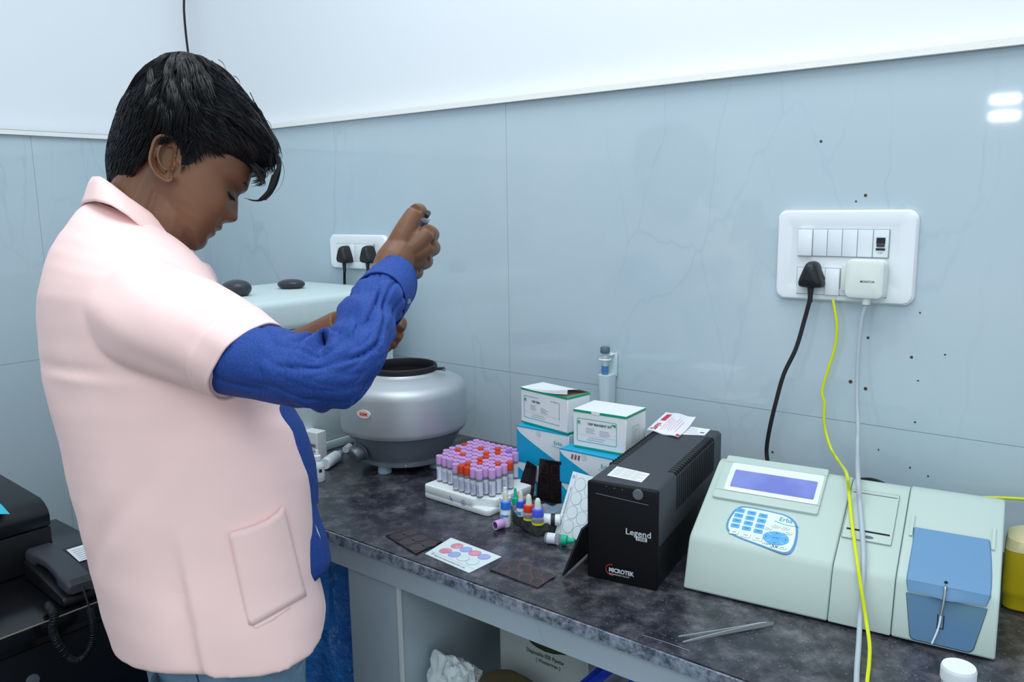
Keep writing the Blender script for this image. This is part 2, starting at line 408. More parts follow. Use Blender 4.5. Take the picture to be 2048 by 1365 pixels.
def big_board(t, w, h):
    # upper row of modules, lower row with sockets
    M0 = M('switch_white', (228,236,240), 0.3)
    gap = M('module_gap', (150,165,172), 0.6)
    b = B()
    xs = [-0.0745+0.0245*k for k in range(7)]
    b.box((-0.001, -0.0112, 0.0225), (0.149, 0.001, 0.047), gap); b.obj('module_bay', t)
    for k in range(5):
        b = B(); x0, x1 = xs[k]+0.0005, xs[k+1]-0.0005
        b.box(((x0+x1)/2, -0.0125 if k else -0.0145, 0.0225), (x1-x0, 0.003 if k else 0.006, 0.045), M0 if k else white_gl, 0.0007)
        b.obj('rocker_switch' if k == 0 else 'blank_module', t)
    b = B(); b.box((0.0605, -0.0125, 0.0225), (0.0235, 0.003, 0.045), M0, 0.0007)
    b.box((0.0605, -0.0143, 0.0275), (0.0135, 0.002, 0.010), black_pl); b.box((0.0605, -0.015, 0.0205), (0.0125, 0.003, 0.006), dark_grey, 0.001)
    b.box((0.0605, -0.0145, 0.0135), (0.0145, 0.003, 0.0035), black_pl, 0.001); b.text('C20', 0.0045, ink_g, FW((0.0565, -0.0142, 0.006)), 0.0)
    b.obj('breaker_switch', t)
    b = B(); b.box((-0.001, -0.0112, -0.0435), (0.149, 0.001, 0.047), gap); b.obj('module_bay', t)
    b = B(); b.box((-0.0505, -0.0125, -0.0435), (0.0475, 0.003, 0.045), M0, 0.0007); b.obj('socket', t)
    b = B(); b.box((-0.0135, -0.014, -0.0435), (0.0235, 0.006, 0.045), white_gl, 0.0007); b.obj('rocker_switch', t)
    b = B(); b.box((0.036, -0.0125, -0.0435), (0.073, 0.003, 0.045), M0, 0.0007); b.obj('socket', t)
sb = board('switch_board', 'large white switch board on the wall above the analyser', -0.536, -0.3075, 1.2445, 1.4, big_board)
def small_board(t, w, h):
    M0 = M('switch_white')
    b = B(); b.box((-0.005, -0.0112, -0.001), (0.150, 0.001, 0.046), M('module_gap')); b.obj('module_bay', t)
    for k, (x, ww, nm) in enumerate(((-0.055, 0.046, 'socket'), (-0.0195, 0.0235, 'rocker_switch'), (0.0165, 0.046, 'socket'), (0.052, 0.0235, 'rocker_switch'))):
        b = B(); b.box((x, -0.0125, -0.001), (ww, 0.003, 0.044), M0 if nm == 'socket' else white_gl, 0.0007); b.obj(nm, t)
sb2 = board('switch_board', 'small white switch board with two black plugs, behind the raised hand', -1.7605, -1.5395, 1.2535, 1.3445, small_board)
# plugs and their cables
pl, c = pin_plug('power_plug', 'black three-pin plug in the large switch board', 1624, 551, 0, None)
b = B(); path = [c+V((0, -0.004, -0.04))]+[Yp(px, py, y) for px, py, y in ((1609,640,-0.03),(1592,697,-0.04),(1568,748,-0.05),(1553,800,-0.055),(1541,850,-0.055),(1534,890,-0.05),(1534,915,-0.05),(1541,950,-0.055),(1556,985,-0.07))]
b.tube(bez(path, 8), 0.0038, black_rub, 8); b.obj('power_cable', pl, True)
for k, (px, py, end, lab) in enumerate(((690, 510, [(689,560,-0.02),(690,590,-0.02),(692,640,-0.02),(694,720,-0.02)], 'black plug on the left in the small switch board'), (737, 510, [(741,548,-0.02),(742,600,-0.02),(745,700,-0.02)], 'black plug nearest the raised hand in the small switch board'))):
    pl, c = pin_plug('power_plug', lab, px, py, 0, None, group='plugs in the small switch board')
    b = B(); b.tube(bez([c+V((0, -0.004, -0.04))]+[Yp(*e) for e in end]+[V((c.x+0.02, -0.02, 0.95)), V((c.x+0.02, -0.02, ZT+0.006))], 6), 0.0036, black_rub, 8); b.obj('power_cable', pl, True)
# white adaptor with its grey cable, and the yellow cable
cadp = Yp(1733, 557, -0.028)
ad = thing('monitor_adaptor', 'white square adaptor marked MONITOR plugged into the large switch board', 'adaptor', cadp)
b = B(); adp_m = M('ivory_plastic', (226,232,226), 0.35)
rows = []
for s_, d in ((0.0015, 0.012), (0, 0.010), (0, -0.008), (0.002, -0.0125), (0.006, -0.014)):
    rows.append([(x, d, z) for x, z in rrect(-0.0315+s_, -0.0335+s_, 0.0305-s_, 0.0315-s_, 0.010-s_*0.5, 6)])
b.grid(rows, adp_m, cu=True, cap=True); b.obj('adaptor_body', ad)
b = B(); b.box((-0.012, 0.006, 0.0), (0.058, 0.010, 0.045), adp_m, 0.002); b.obj('adaptor_base', ad)
b = B(); b.text('MONITOR', 0.0048, ink, FW((-0.006, -0.0143, -0.006)), 0.015); b.obj('lettering', ad)
b = B(); b.lathe([(0, 0), (0.0062, 0), (0.0072, 0.010), (0, 0.010)], adp_m, 14, T(0.002, -0.002, -0.043)); b.obj('strain_relief', ad)

# ------------------------------------------------------------------ chemistry analyser
AN_O = Zp(1365, 1182); AN_R = math.atan2(0.051, 0.388); AW = 0.392
an = thing('chemistry_analyser', 'cream desktop chemistry analyser with a lilac display, keypad and blue lid', 'analyser', AN_O, AN_R)
L1 = math.hypot(0.139, 0.074); L2 = math.hypot(0.026, 0.076)
SL = FR((0, 0.026, 0.076), (1, 0, 0), (0, 0.139/L1, 0.074/L1))       # sloping panel: u right, v up the slope
FRT = FR((0, 0, 0), (1, 0, 0), (0, 0.026/L2, 0.076/L2))              # front face
XM = FR((0, 0, 0), (0, 1, 0), (0, 0, 1))                              # profile plane, extruded along x
def prof(dz=0.0):
    return [(0.012, 0.0), (0.0015, 0.004), (0.022, 0.068), (0.026, 0.0745-dz), (0.031, 0.0785-dz), (0.160, 0.1472-dz), (0.168, 0.1500-dz), (0.180, 0.1495-dz), (0.285, 0.105), (0.295, 0.095), (0.295, 0.0)]
b = B(); b.prism(prof(), 0.0, 0.1985, cream, XM, 0.003, 3); b.prism(prof(0.0015), 0.1992, 0.2755, cream, XM, 0.002, 2); b.prism(prof(), 0.2762, AW, cream, XM, 0.003, 3)
b.obj('body', an)
# display bracket, white bezel, screen
b = B(); b.prism(rrect(0.012, 0.0775, 0.1645, 0.168, 0.003), -0.004, 0.0045, cream, SL, 0.001, 2); b.obj('display_bracket', an)
bz = B(); bz.prism(rrect(0.0245, 0.0940, 0.1615, 0.1530, 0.003), 0.0, 0.0055, M('white_bezel', (228,240,248), 0.25), SL, 0.0006)
for a in ((0.0120, 0.0932, 0.1645, 0.0936), (0.0120, 0.1534, 0.1645, 0.1538)): bz.rect(*a, 0.0047, cream_d, SL)
bzo = bz.obj('display_bezel', an)
b = B(); b.prism(rrect(0.0325, 0.1020, 0.1545, 0.1380, 0.002), 0.0, 0.0060, M('lilac_display', (112,122,196), 0.15, noise_=(16, 2, 0.45, 0.6), rgb2=(126,138,206)), SL)
b.obj('display_screen', bzo)
# keypad membrane
pad = [(0.047,0.050),(0.0495,0.060),(0.0545,0.0675),(0.063,0.0715),(0.090,0.0715),(0.118,0.0695),(0.130,0.0655),(0.139,0.058),(0.144,0.047),(0.1465,0.030),(0.1465,0.014),(0.144,0.004),(0.138,-0.0005),(0.128,-0.0005),(0.105,0.004),(0.075,0.010),(0.060,0.0145),(0.051,0.020),(0.0465,0.028),(0.0455,0.040)]
padc = (0.096, 0.035)
def shrink(p, k): return [(padc[0]+(x-padc[0])*k, padc[1]+(y-padc[1])*(k-0.012)) for x, y in p]
padb = [(p.x, p.y) for p in bez([(x, y, 0) for x, y in pad]+[(pad[0][0], pad[0][1], 0)], 4)][:-1]
kp = B(); kp.prism(padb, -0.001, 0.0009, M('keypad_blue_rim', (82,142,190), 0.4), SL)
kp.prism(shrink(padb, 0.935), 0.0, 0.0013, M('keypad_face', (222,238,234), 0.4), SL)
Sz = lambda z: SL @ T(0, 0, z)
kp.text('Erba', 0.0105, M('teal_print', (60,160,165), 0.5), SL @ T(0.1155, 0.0555, 0.0016) @ RZ(-0.05), 0.012)
kp.tube(bez([SL @ V((0.110+0.034*t, 0.0525-0.0022*math.sin(math.pi*t)-0.003*t+0.001, 0.0016)) for t in (0, .25, .5, .75, 1)], 4), 0.0004, M('teal_print'), 5)
kp.text('CHEM', 0.0048, ink_g, SL @ T(0.1015, 0.0085, 0.0016) @ RZ(-0.06), 0.0, shear=0.2); kp.text('5x', 0.0100, ink, SL @ T(0.1145, 0.0055, 0.0016), 0.0, shear=0.3)
kpo = kp.obj('keypad', an)
kb = M('keypad_key_blue', (86,168,220), 0.4)
names = ['7','8','9','4','5','6','1','2','3','.','0','-']
for rr in range(4):
    for cc in range(3):
        x = 0.0590+0.0168*cc-0.0016*rr*0; y = 0.0615-0.0100*rr-0.0012*cc
        k = B(); k.prism(rrect(x-0.0062, y-0.0036, x+0.0062, y+0.0036, 0.0012, 3), 0.0012, 0.0020, kb, SL)
        k.rect(x-0.0025, y-0.0004, x+0.0030, y+0.0006, 0.0022, M('key_mark', (50,100,150), 0.6), SL); k.obj('key', kpo)
ko = M('key_outline', (150,140,130), 0.6)
for cc in range(3):
    x = 0.0605+0.0172*cc; y = 0.0195-0.0018*cc
    k = B(); k.prism(rrect(x-0.0068, y-0.0040, x+0.0068, y+0.0040, 0.0012, 3), 0.0010, 0.0016, ko, SL); k.prism(rrect(x-0.0064, y-0.0036, x+0.0064, y+0.0036, 0.0010, 3), 0.0012, 0.0019, M('keypad_face'), SL)
    k.rect(x-0.003, y-0.0004, x+0.003, y+0.0006, 0.0021, ink_g, SL); k.obj('key', kpo)
for x, y in ((0.104,0.0375),(0.114,0.0440),(0.1275,0.0435),(0.1325,0.0355),(0.1305,0.0080)):
    k = B(); k.disc(x, y, 0.0062, 0.0015, ko, 24, SL, 0.52); k.disc(x, y, 0.0057, 0.0018, M('keypad_face'), 24, SL, 0.50); k.rect(x-0.003, y-0.0004, x+0.003, y+0.0004, 0.0020, ink_g, SL); k.obj('key', kpo)
k = B(); k.prism([(0.1188+0.0178*math.cos(2*math.pi*j/40), 0.0225+0.0118*math.sin(2*math.pi*j/40)) for j in range(40)], 0.0012, 0.0022, M('keypad_key_blue'), SL)
for a in (0.7, 2.4, 3.9, 5.5):
    k.tube([SL @ V((0.1188+q*0.0178*math.cos(a), 0.0225+q*0.0118*math.sin(a), 0.0023)) for q in (0.5, 0.98)], 0.0003, M('keypad_face'), 4)
for a, s_ in ((0, 1), (math.pi/2, 1), (math.pi, 1), (-math.pi/2, 1)):
    cx, cy = 0.1188+0.0140*math.cos(a), 0.0225+0.0092*math.sin(a)
    k.tube([SL @ V((cx+dx*math.cos(a)-dy*math.sin(a), cy+dx*math.sin(a)+dy*math.cos(a), 0.0024)) for dx, dy in ((-0.001, 0.0014), (0.0004, 0), (-0.001, -0.0014))], 0.0003, M('key_mark'), 4)
k.text('ENTER', 0.003, M('key_mark'), SL @ T(0.1188, 0.0215, 0.0024), 0.0, 'CENTER'); k.obj('navigation_key', kpo)
# printer cover in the middle section
b = B(); b.prism(rrect(0.2015, 0.0480, 0.2640, 0.1400, 0.002), -0.003, 0.0012, cream, SL, 0.0008)
b.rect(0.2035, 0.1330, 0.2620, 0.1345, 0.0014, cream_d, SL); b.rect(0.2055, 0.0625, 0.2605, 0.0655, 0.0014, void, SL); b.disc(0.235, 0.0545, 0.0065, 0.0014, cream_d, 24, SL, 0.4)
b.frame(0.2010, 0.0475, 0.2645, 0.1405, 0.0005, 0.0006, cream_d, SL); b.obj('printer_cover', an)
# blue sampling lid (bends over the fold) and lower panel
lid = B()
cs = [(0.0860, SL), ]
P3 = []
for u0, u1, P in ((0.2855, 0.3805, None),):
    line = [(SL @ V((0, v, 0.0028))) for v in (0.0855, 0.060, 0.030, 0.008)] + [(FRT @ V((0, v, 0.0040))) for v in (0.0795, 0.0755, 0.070, 0.0655)]
    inn = [(SL @ V((0, v, -0.002))) for v in (0.0855, 0.060, 0.030, 0.008)] + [(FRT @ V((0, v, -0.002))) for v in (0.0765, 0.0740, 0.069, 0.0655)]
    n = len(line); xl = [0.2860, 0.2875, 0.2870, 0.2868, 0.2870, 0.2872, 0.2882, 0.2890]; xr2 = [0.3785, 0.3815, 0.3835, 0.3840, 0.3838, 0.3830, 0.3815, 0.3800]
    rows = []
    for i in range(n):
        row = []
        for t in (0, .03, .25, .42, .5, .58, .75, .97, 1):
            x = xl[i]*(1-t)+xr2[i]*t; p = line[i] if 0.01 < t < 0.99 else inn[i]
            lip = 0.0025*math.exp(-((t-0.52)/0.16)**2) if i >= n-2 else 0.0
            p = V((x, p.y-lip*1.6, p.z-lip*0.6)); row.append(p)
        rows.append(row)
    lid.grid(rows, blue_pl); lid.grid([[V((p.x, q.y, q.z)) for p in r] for r, q in zip(rows, inn)], blue_pl, flip=True)
    lid.grid([rows[-1], [V((p.x, inn[-1].y, inn[-1].z)) for p in rows[-1]]], blue_pl)
lo = lid.obj('sampling_lid', an)
b = B(); b.prism(rrect(0.2835, 0.0700, 0.2870, 0.1080, 0.0005, 1), -0.001, 0.003, cream, SL); b.obj('lid_hinge', an)
b = B(); b.prism(rrect(0.3795, 0.0700, 0.3830, 0.1080, 0.0005, 1), -0.001, 0.003, cream, SL)
b.obj('lid_hinge', an)
b = B()
low = [(0.2888,0.0640),(0.3806,0.0640),(0.3690,0.0115),(0.3665,0.0080),(0.3630,0.0065),(0.3040,0.0065),(0.2995,0.0075),(0.2975,0.0110)]
b.prism(low, -0.002, 0.0010, void, FRT); lw = [(0.3345+(x-0.3345)*0.985, 0.035+(y-0.035)*0.97) for x, y in low]; b.prism(lw, -0.002, 0.0018, blue_pl2, FRT)
b.rect(0.3268, 0.0275, 0.3280, 0.0440, 0.0020, void, FRT); b.rect(0.3335, 0.0275, 0.3347, 0.0440, 0.0020, void, FRT); b.rect(0.3268, 0.0268, 0.3347, 0.0278, 0.0020, void, FRT)
b.obj('sampling_panel', an)
b = B(); pts = [FRT @ V((0.3330, 0.0800, 0.0050)), FRT @ V((0.3330, 0.0785, 0.0100)), FRT @ V((0.3328, 0.0700, 0.0105)), FRT @ V((0.3322, 0.0585, 0.0095)), FRT @ V((0.3308, 0.0440, 0.0070))]
b.tube(bez(pts, 6), 0.0016, steel, 10); b.obj('probe', an)
b = B(); b.tube(bez([FRT @ V((0.3308, 0.0450, 0.0070)), FRT @ V((0.3300, 0.0350, 0.0055)), FRT @ V((0.3280, 0.0230, 0.0050)), FRT @ V((0.3235, 0.0075, 0.0045))], 6), 0.0011, white_pl, 8); b.obj('sample_tubing', an)
b = B(); b.disc(0.3330, 0.0030, 0.0022, 0.0032, void, 16, SL); b.rect(0.3312, 0.0650, 0.3348, 0.0795, 0.0046, void, FRT); b.obj('probe_slot', lo)
# grey and yellow cables falling over the analyser
def over(px, py, h=0.006):    # point lying on the sloping panel
    m = MW[an.name]; q = m @ SL; n = q.to_3x3() @ V((0, 0, 1)); return On(px, py, q @ V((0, 0, h)), n)
def infront(px, py, d):
    m = MW[an.name]; q = m @ FRT; n = q.to_3x3() @ V((0, 0, 1)); return On(px, py, q @ V((0, 0, d)), n)
gp = [cadp+V((0.002, -0.002, -0.042))]+[Yp(*e) for e in ((1724,640,-0.03),(1717,700,-0.032),(1714,790,-0.04),(1716,850,-0.055),(1715,900,-0.09))]+[over(1716,955,0.02), over(1720,1010,0.008), over(1725,1070,0.006), over(1727,1120,0.008), infront(1724,1180,0.012), infront(1720,1240,0.016), Zp(1717, 1295, ZT+0.012), Zp(1714, 1335, ZT+0.006), Zp(1712, 1390, ZT+0.0045), Zp(1710, 1450, ZT+0.0045)]
b = B(); b.tube(bez(gp, 8), 0.0034, M('grey_cable', (178,188,198), 0.45), 10); b.obj('adaptor_cable', ad, True)
yp = [Yp(*e) for e in ((1666,600,-0.014),(1670,622,-0.018),(1674,655,-0.02),(1670,695,-0.02),(1658,735,-0.022),(1646,775,-0.024),(1645,793,-0.025),(1649,807,-0.025),(1648,838,-0.027),(1652,866,-0.03),(1663,900,-0.045),(1680,927,-0.07))]+[over(1693,948,0.03), over(1698,985,0.012), over(1703,1040,0.008), over(1713,1115,0.014), infront(1721,1170,0.0205), infront(1732,1240,0.024), Zp(1739, 1290, ZT+0.012), Zp(1738, 1330, ZT+0.006), Zp(1734, 1370, ZT+0.0034), Zp(1732, 1450, ZT+0.0034)]
b = B(); b.tube(bez(yp, 8), 0.0024, M('yellow_cable', (214,226,20), 0.4), 8); o = b.obj('network_cable'); tag(o, 'yellow network cable hanging from the large switch board over the analyser', 'cable')
b = B(); b.tube(bez([Yp(*e) for e in ((1690,975,-0.05),(1712,962,-0.045),(1740,960,-0.045),(1765,968,-0.05),(1790,985,-0.06))], 8), 0.0036, black_rub, 8); o = b.obj('black_cable'); tag(o, 'black cable arching up behind the analyser near the middle', 'cable')
b = B(); b.tube(bez([Yp(*e) for e in ((1890,1000,-0.05),(1930,997,-0.04),(1990,996,-0.035),(2060,1000,-0.03),(2150,1012,-0.03))], 6), 0.0024, M('yellow_cable'), 8); o = b.obj('network_cable'); tag(o, 'yellow cable running along the wall behind the yellow jug', 'cable')
# ------------------------------------------------------------------ UPS
UW, UD, UH = 0.110, 0.3427, 0.1536
up = thing('backup_power_unit', 'black backup power unit with vents, a grey button and two white stickers', 'power unit', (-0.6377, -0.466, ZT), 0.1636)
b = B(); b.box((UW/2, UD/2, 0.036), (UW-0.005, UD-0.004, 0.072), black_pl, 0.002); b.obj('lower_chassis', up)
b = B(); b.prism([(0, 0.058), (0, UH-0.006), (0.002, UH-0.002), (0.006, UH), (UW-0.006, UH), (UW-0.002, UH-0.002), (UW, UH-0.006), (UW, 0.066), (UW-0.004, 0.060), (0.004, 0.054)], -UD, -0.005, dark_grey, FR((0, 0, 0), (1, 0, 0), (0, 0, 1)), 0.0025, 2); b.obj('top_cover', up)
b = B(); b.box((UW/2, 0.004, UH/2-0.0005), (UW+0.0006, 0.008, UH-0.002), front_blk, 0.0035, 3)
b.obj('front_panel', up)
UF = FR((0, -0.0004, 0), (1, 0, 0), (0, 0, 1))
def uf(px, py): q = Lp(up, px, py, (0, 0, 0), (0, 1, 0)); return q.x, q.z
b = B(); x, z = uf(1276, 990); b.lathe([(0, 0.0012), (0.0072, 0.0012), (0.0080, 0.0004), (0.0080, -0.001), (0, -0.001)], M('grey_button', (96,104,110), 0.4), 28, UF @ T(x, z, 0)); b.obj('power_button', up)
b = B()
for px, py in ((1213, 973), (1229, 977), (1245, 980)):
    x, z = uf(px, py); b.disc(x, z, 0.0011, 0.0002, M('indicator', (96,90,80), 0.4), 12, UF)
b.obj('indicator_lights', up)
b = B(); p, q = uf(1192, 987), uf(1297, 1011); b.tube([UF @ V((p[0], p[1], 0.0002)), UF @ V((q[0], q[1], 0.0002))], 0.0004, M('thin_silver', (120,124,128), 0.4), 5); b.obj('trim_line', up)
b = B(); lt = M('silver_print', (206,212,216), 0.4)
x, z = uf(1251, 1068); b.text('Legend', 0.0130, lt, UF @ T(x, z, 0.0003), 0.012, sx=1.06)
x, z = uf(1272, 1080); b.rect(x, z-0.0008, x+0.0170, z+0.0052, 0.0002, lt, UF); b.text('1000', 0.0062, ink, UF @ T(x+0.001, z+0.0002, 0.0004), 0.015, sx=1.15)
b.obj('model_lettering', up)
b = B(); x, z = uf(1218, 1143); b.text('MICROTEK', 0.0092, lt, UF @ T(x, z, 0.0003), 0.035, sx=0.86); b.text('TECHNOLOGY WE LIVE', 0.0030, lt, UF @ T(x, z-0.0042, 0.0003), 0.01, sx=1.0)
b.tube(bez([UF @ V((x+dx, z+dz, 0.0003)) for dx, dz in ((0.006, 0.0115), (-0.001, 0.0100), (-0.0045, 0.0050), (-0.0035, -0.001), (0.001, -0.0045), (0.007, -0.0055))], 5), [0.0003]+[0.0007]*24+[0.0002], M('red_arc', (170,50,40), 0.4), 5)
b.obj('maker_lettering', up)
b = B(); dk = M('vent_shadow', (10,10,12), 0.7)
for k in range(20):
    y = 0.088+0.0106*k
    b.box((UW-0.0005, y, UH-0.032), (0.0022, 0.0052, 0.052), dk); b.box((UW-0.0078, y, UH-0.0004), (0.0135, 0.0052, 0.0018), dk); b.box((UW-0.003, y, UH-0.004), (0.0052, 0.0052, 0.0052), dk)
b.obj('vent_bank', up); b = B()
for k in range(20): y = 0.088+0.0106*k; b.box((0.0078, y, UH-0.0004), (0.0135, 0.0052, 0.0018), dk); b.box((0.0005, y, UH-0.032), (0.0022, 0.0052, 0.052), dk); b.box((0.003, y, UH-0.004), (0.0052, 0.0052, 0.0052), dk)
b.obj('vent_bank', up)
b = B()
for k in range(36): b.disc(UW+0.0002, 0, 0.0009, 0, M('thin_silver'), 8, FR((0, 0.078+0.0062*k, UH-0.062), (0, 1, 0), (0, 0, 1)) @ T(0, 0, UW+0.0003) @ T(-UW-0.0002, 0, 0))
b.obj('rivet_row', up)
UT = FR((0, 0, UH+0.0003), (1, 0, 0), (0, 1, 0))
def ut(px, py): q = Lp(up, px, py, (0, 0, UH), (0, 0, 1)); return q.x, q.y
b = B(); P = [ut(*q) for q in ((1214, 952), (1234, 934), (1300, 949), (1283, 966))]; b.prism(P[::-1], 0.0, 0.0003, paper, UT)
o_, e1, e2 = V((*P[1], 0)), V((*P[2], 0))-V((*P[1], 0)), V((*P[0], 0))-V((*P[1], 0))
for k in range(8):
    for a, c in ((0.05, 0.3), (0.32, 0.62), (0.64, 0.95 if k % 3 else 0.8)):
        p = o_+e1*a+e2*(0.12+0.1*k); q = o_+e1*c+e2*(0.12+0.1*k); b.tube([UT @ V((p.x, p.y, 0.0004)), UT @ V((q.x, q.y, 0.0004))], 0.0003, ink_g, 4)
b.obj('warning_sticker', up)
b = B(); P = [ut(*q) for q in ((1362, 870), (1372, 853), (1421, 860), (1409, 872))]; b.prism(P[::-1], 0.0, 0.0003, paper, UT)
o_, e1, e2 = V((*P[1], 0)), V((*P[2], 0))-V((*P[1], 0)), V((*P[0], 0))-V((*P[1], 0))
for k in range(5):
    p = o_+e1*0.1+e2*(0.2+0.14*k); q = o_+e1*(0.5+0.04*k)+e2*(0.2+0.14*k); b.tube([UT @ V((p.x, p.y, 0.0004)), UT @ V((q.x, q.y, 0.0004))], 0.0003, ink_g, 4)
p = o_+e1*0.75+e2*0.5; b.rect(p.x-0.004, p.y-0.004, p.x+0.004, p.y+0.004, 0.0004, ink_g, UT); b.obj('serial_sticker', up)
# black plate leaning on the unit's left side
b = B()
pA, pB = Zp(1137, 1152), Zp(1150, 1158)
base0 = V((-0.688, -0.476, ZT)); 
A0 = Zp(1140, 1151, ZT+0.001); 
def quadplate(name, pts, th, mat, label, cat, group=None, deco=None):
    """thin rigid plate through four corner points"""
    c = sum(pts, V())/4; e1 = (pts[1]-pts[0]); e2 = (pts[3]-pts[0]); fr = FR(pts[0], e1, e2)
    t = thing(name, label, cat, pts[0], 0, group, mat=fr)
    inv = fr.inverted(); P = [inv @ p for p in pts]
    bb = B(); bb.prism([(p.x, p.y) for p in P], -th, 0, mat)
    if deco: deco(bb, P)
    bb.obj('plate', t); return t
c_, s_ = math.cos(0.1636), math.sin(0.1636)
def ul(x, y, z): return V((-0.6377+c_*x-s_*y, -0.466+s_*x+c_*y, ZT+z))
quadplate('black_plate', [ul(-0.029, -0.022, 0.0035), ul(-0.029, 0.078, 0.0035), ul(-0.0025, 0.078, 0.078), ul(-0.0025, -0.010, 0.078)][::1], 0.003, black_sat, 'black plate leaning against the left side of the black power unit', 'plate')

# ------------------------------------------------------------------ boxes behind the power unit
def lettered_lines(b, m, x0, y0, n, w, dy, mat=ink_g, th=0.0006, rnd=0.35):
    for k in range(n): b.rect(x0, y0-dy*k, x0+w*(1-rnd*random.random()), y0-dy*k+th, 0.0003, mat, m)
def reagent_box(name, label, loc, rot, w, d, h, opened):
    t = thing(name, label, 'box', loc, rot, 'kit boxes on top of the cyan boxes')
    b = B(); b.box((w/2, d/2, h/2-0.0005), (w, d, h-0.001), carton, 0.0008, 1); b.obj('carton_body', t)
    F = FR((0, -0.0002, 0), (1, 0, 0), (0, 0, 1))
    b = B(); z = 0.0001
    for y0, y1 in ((0.0, 0.0035), (h-0.0045, h)): b.rect(0, y0, w, y1, z, green_pr, F); b.rect(0, y0, d, y1, z, green_pr, FR((w+0.0002, 0, 0), (0, 1, 0), (0, 0, 1)))
    x0, x1, y0, y1 = 0.07*w, 0.83*w, 0.0125, h-0.0145
    fr = rrect(x0, y0, x1, y1, 0.003, 4); fi = rrect(x0+0.0009, y0+0.0009, x1-0.0009, y1-0.0009, 0.0022, 4); n = len(fr)
    if not opened:
        b.add([(p[0], p[1], 0.0002) for p in fr+fi], [(i, (i+1) % n, n+(i+1) % n, n+i) for i in range(n)], green_pr, F)
        b.add([(x1-0.012, y1-0.004, 0.0003), (x1-0.002, y1-0.009, 0.0003), (x1-0.002, y1-0.003, 0.0003)], [(0, 1, 2)], green_pr, F)
    else:
        b.rect(x0, y0, x0+0.0009, y1, 0.0002, green_pr, F); b.rect(x0, y0, x1, y0+0.0009, 0.0002, green_pr, F); b.rect(x1-0.0009, y0+0.010, x1, y1, 0.0002, green_pr, F)
        b.rect(x0, y1-0.0009, x0+0.42*(x1-x0), y1, 0.0002, green_pr, F); b.rect(x0+0.75*(x1-x0), y1-0.0009, x1, y1, 0.0002, green_pr, F)
    b.text('CRP REAGENT KIT' if not opened else 'CRP REA', 0.0056, ink, F @ T(x0+0.022, y1-0.0105, 0.0003), 0.03, sx=1.05)
    b.add([(x0+0.004+0.003*math.cos(a), y1-0.0075+0.0034*math.sin(a), 0.0003) for a in [k*math.pi/8 for k in range(16)]], [tuple(range(16))], M('pale_green_print', (110,190,165), 0.5), F)
    b.tube([F @ V((x0+0.0022, y1-0.0095, 0.0005)), F @ V((x0+0.004, y1-0.004, 0.0005)), F @ V((x0+0.0072, y1-0.010, 0.0005))], 0.0005, green_pr, 4)
    lettered_lines(b, F, x0+0.018, y1-0.017, 4, 0.020, 0.0028); lettered_lines(b, F, x0+0.046, y1-0.019, 4, 0.022, 0.0028)
    b.rect(x0+0.001, y0+0.0125, x1-0.001, y0+0.0127, 0.0003, ink_g, F); lettered_lines(b, F, x0+0.024, y0+0.0085, 1, 0.034, 0.003); lettered_lines(b, F, x0+0.020, y0+0.0045, 1, 0.04, 0.003)
    sd = FR((w+0.0003, 0, 0), (0, 1, 0), (0, 0, 1)); b.frame(0.022, 0.018, 0.048, 0.046, 0.0006, 0.0002, ink_g, sd); lettered_lines(b, sd, 0.025, 0.040, 6, 0.018, 0.0036)
    b.obj('printed_panel', t)
    b = B()
    if opened:
        rows = []
        for i in range(5):
            u = i/4; rows.append([V((w*u, d, h)), V((w*u, d*0.5, h+0.010*u*u+0.0005)), V((w*u, 0.0, h+0.014*u*u*(1-0.0)+0.0005))])
        b.grid(rows, carton); b.grid([[p-V((0, 0, 0.0006)) for p in r] for r in rows], M('kraft_inside', (196,184,146), 0.8), flip=True)
        b.grid([[V((w*u, 0.0, h+0.014*u*u+0.0005)), V((w*u, -0.001, h+0.014*u*u-0.008*u))] for u in (0.0, .25, .5, .75, 1)], carton)
        b.prism([(w*0.95, 0.001), (w*0.999, 0.001), (w*0.999, d-0.001), (w*0.95, d-0.001)], h, h+0.0006, M('kraft_inside'))
    else:
        b.box((w/2, d/2, h), (w, d, 0.0008), carton); b.add([(w*0.34, -0.0004, h), (w*0.52, -0.0004, h), (w*0.50, -0.0006, h-0.005), (w*0.36, -0.0006, h-0.005)], [(0, 1, 2, 3)], carton)
    b.obj('lid_flap', t); return t
reagent_box('reagent_kit_box', 'white reagent kit box with green edges beside the black power unit, lid closed', (-0.7987, -0.2637, 0.9855), 0.053, 0.1052, 0.075, 0.0696, False)
reagent_box('reagent_kit_box', 'white reagent kit box with green edges and a half-open lid, further left', (-0.955, -0.2150, 0.9955), -0.17, 0.127, 0.060, 0.0705, True)
wh2 = M('box_white_gloss', (226,234,238), 0.3)
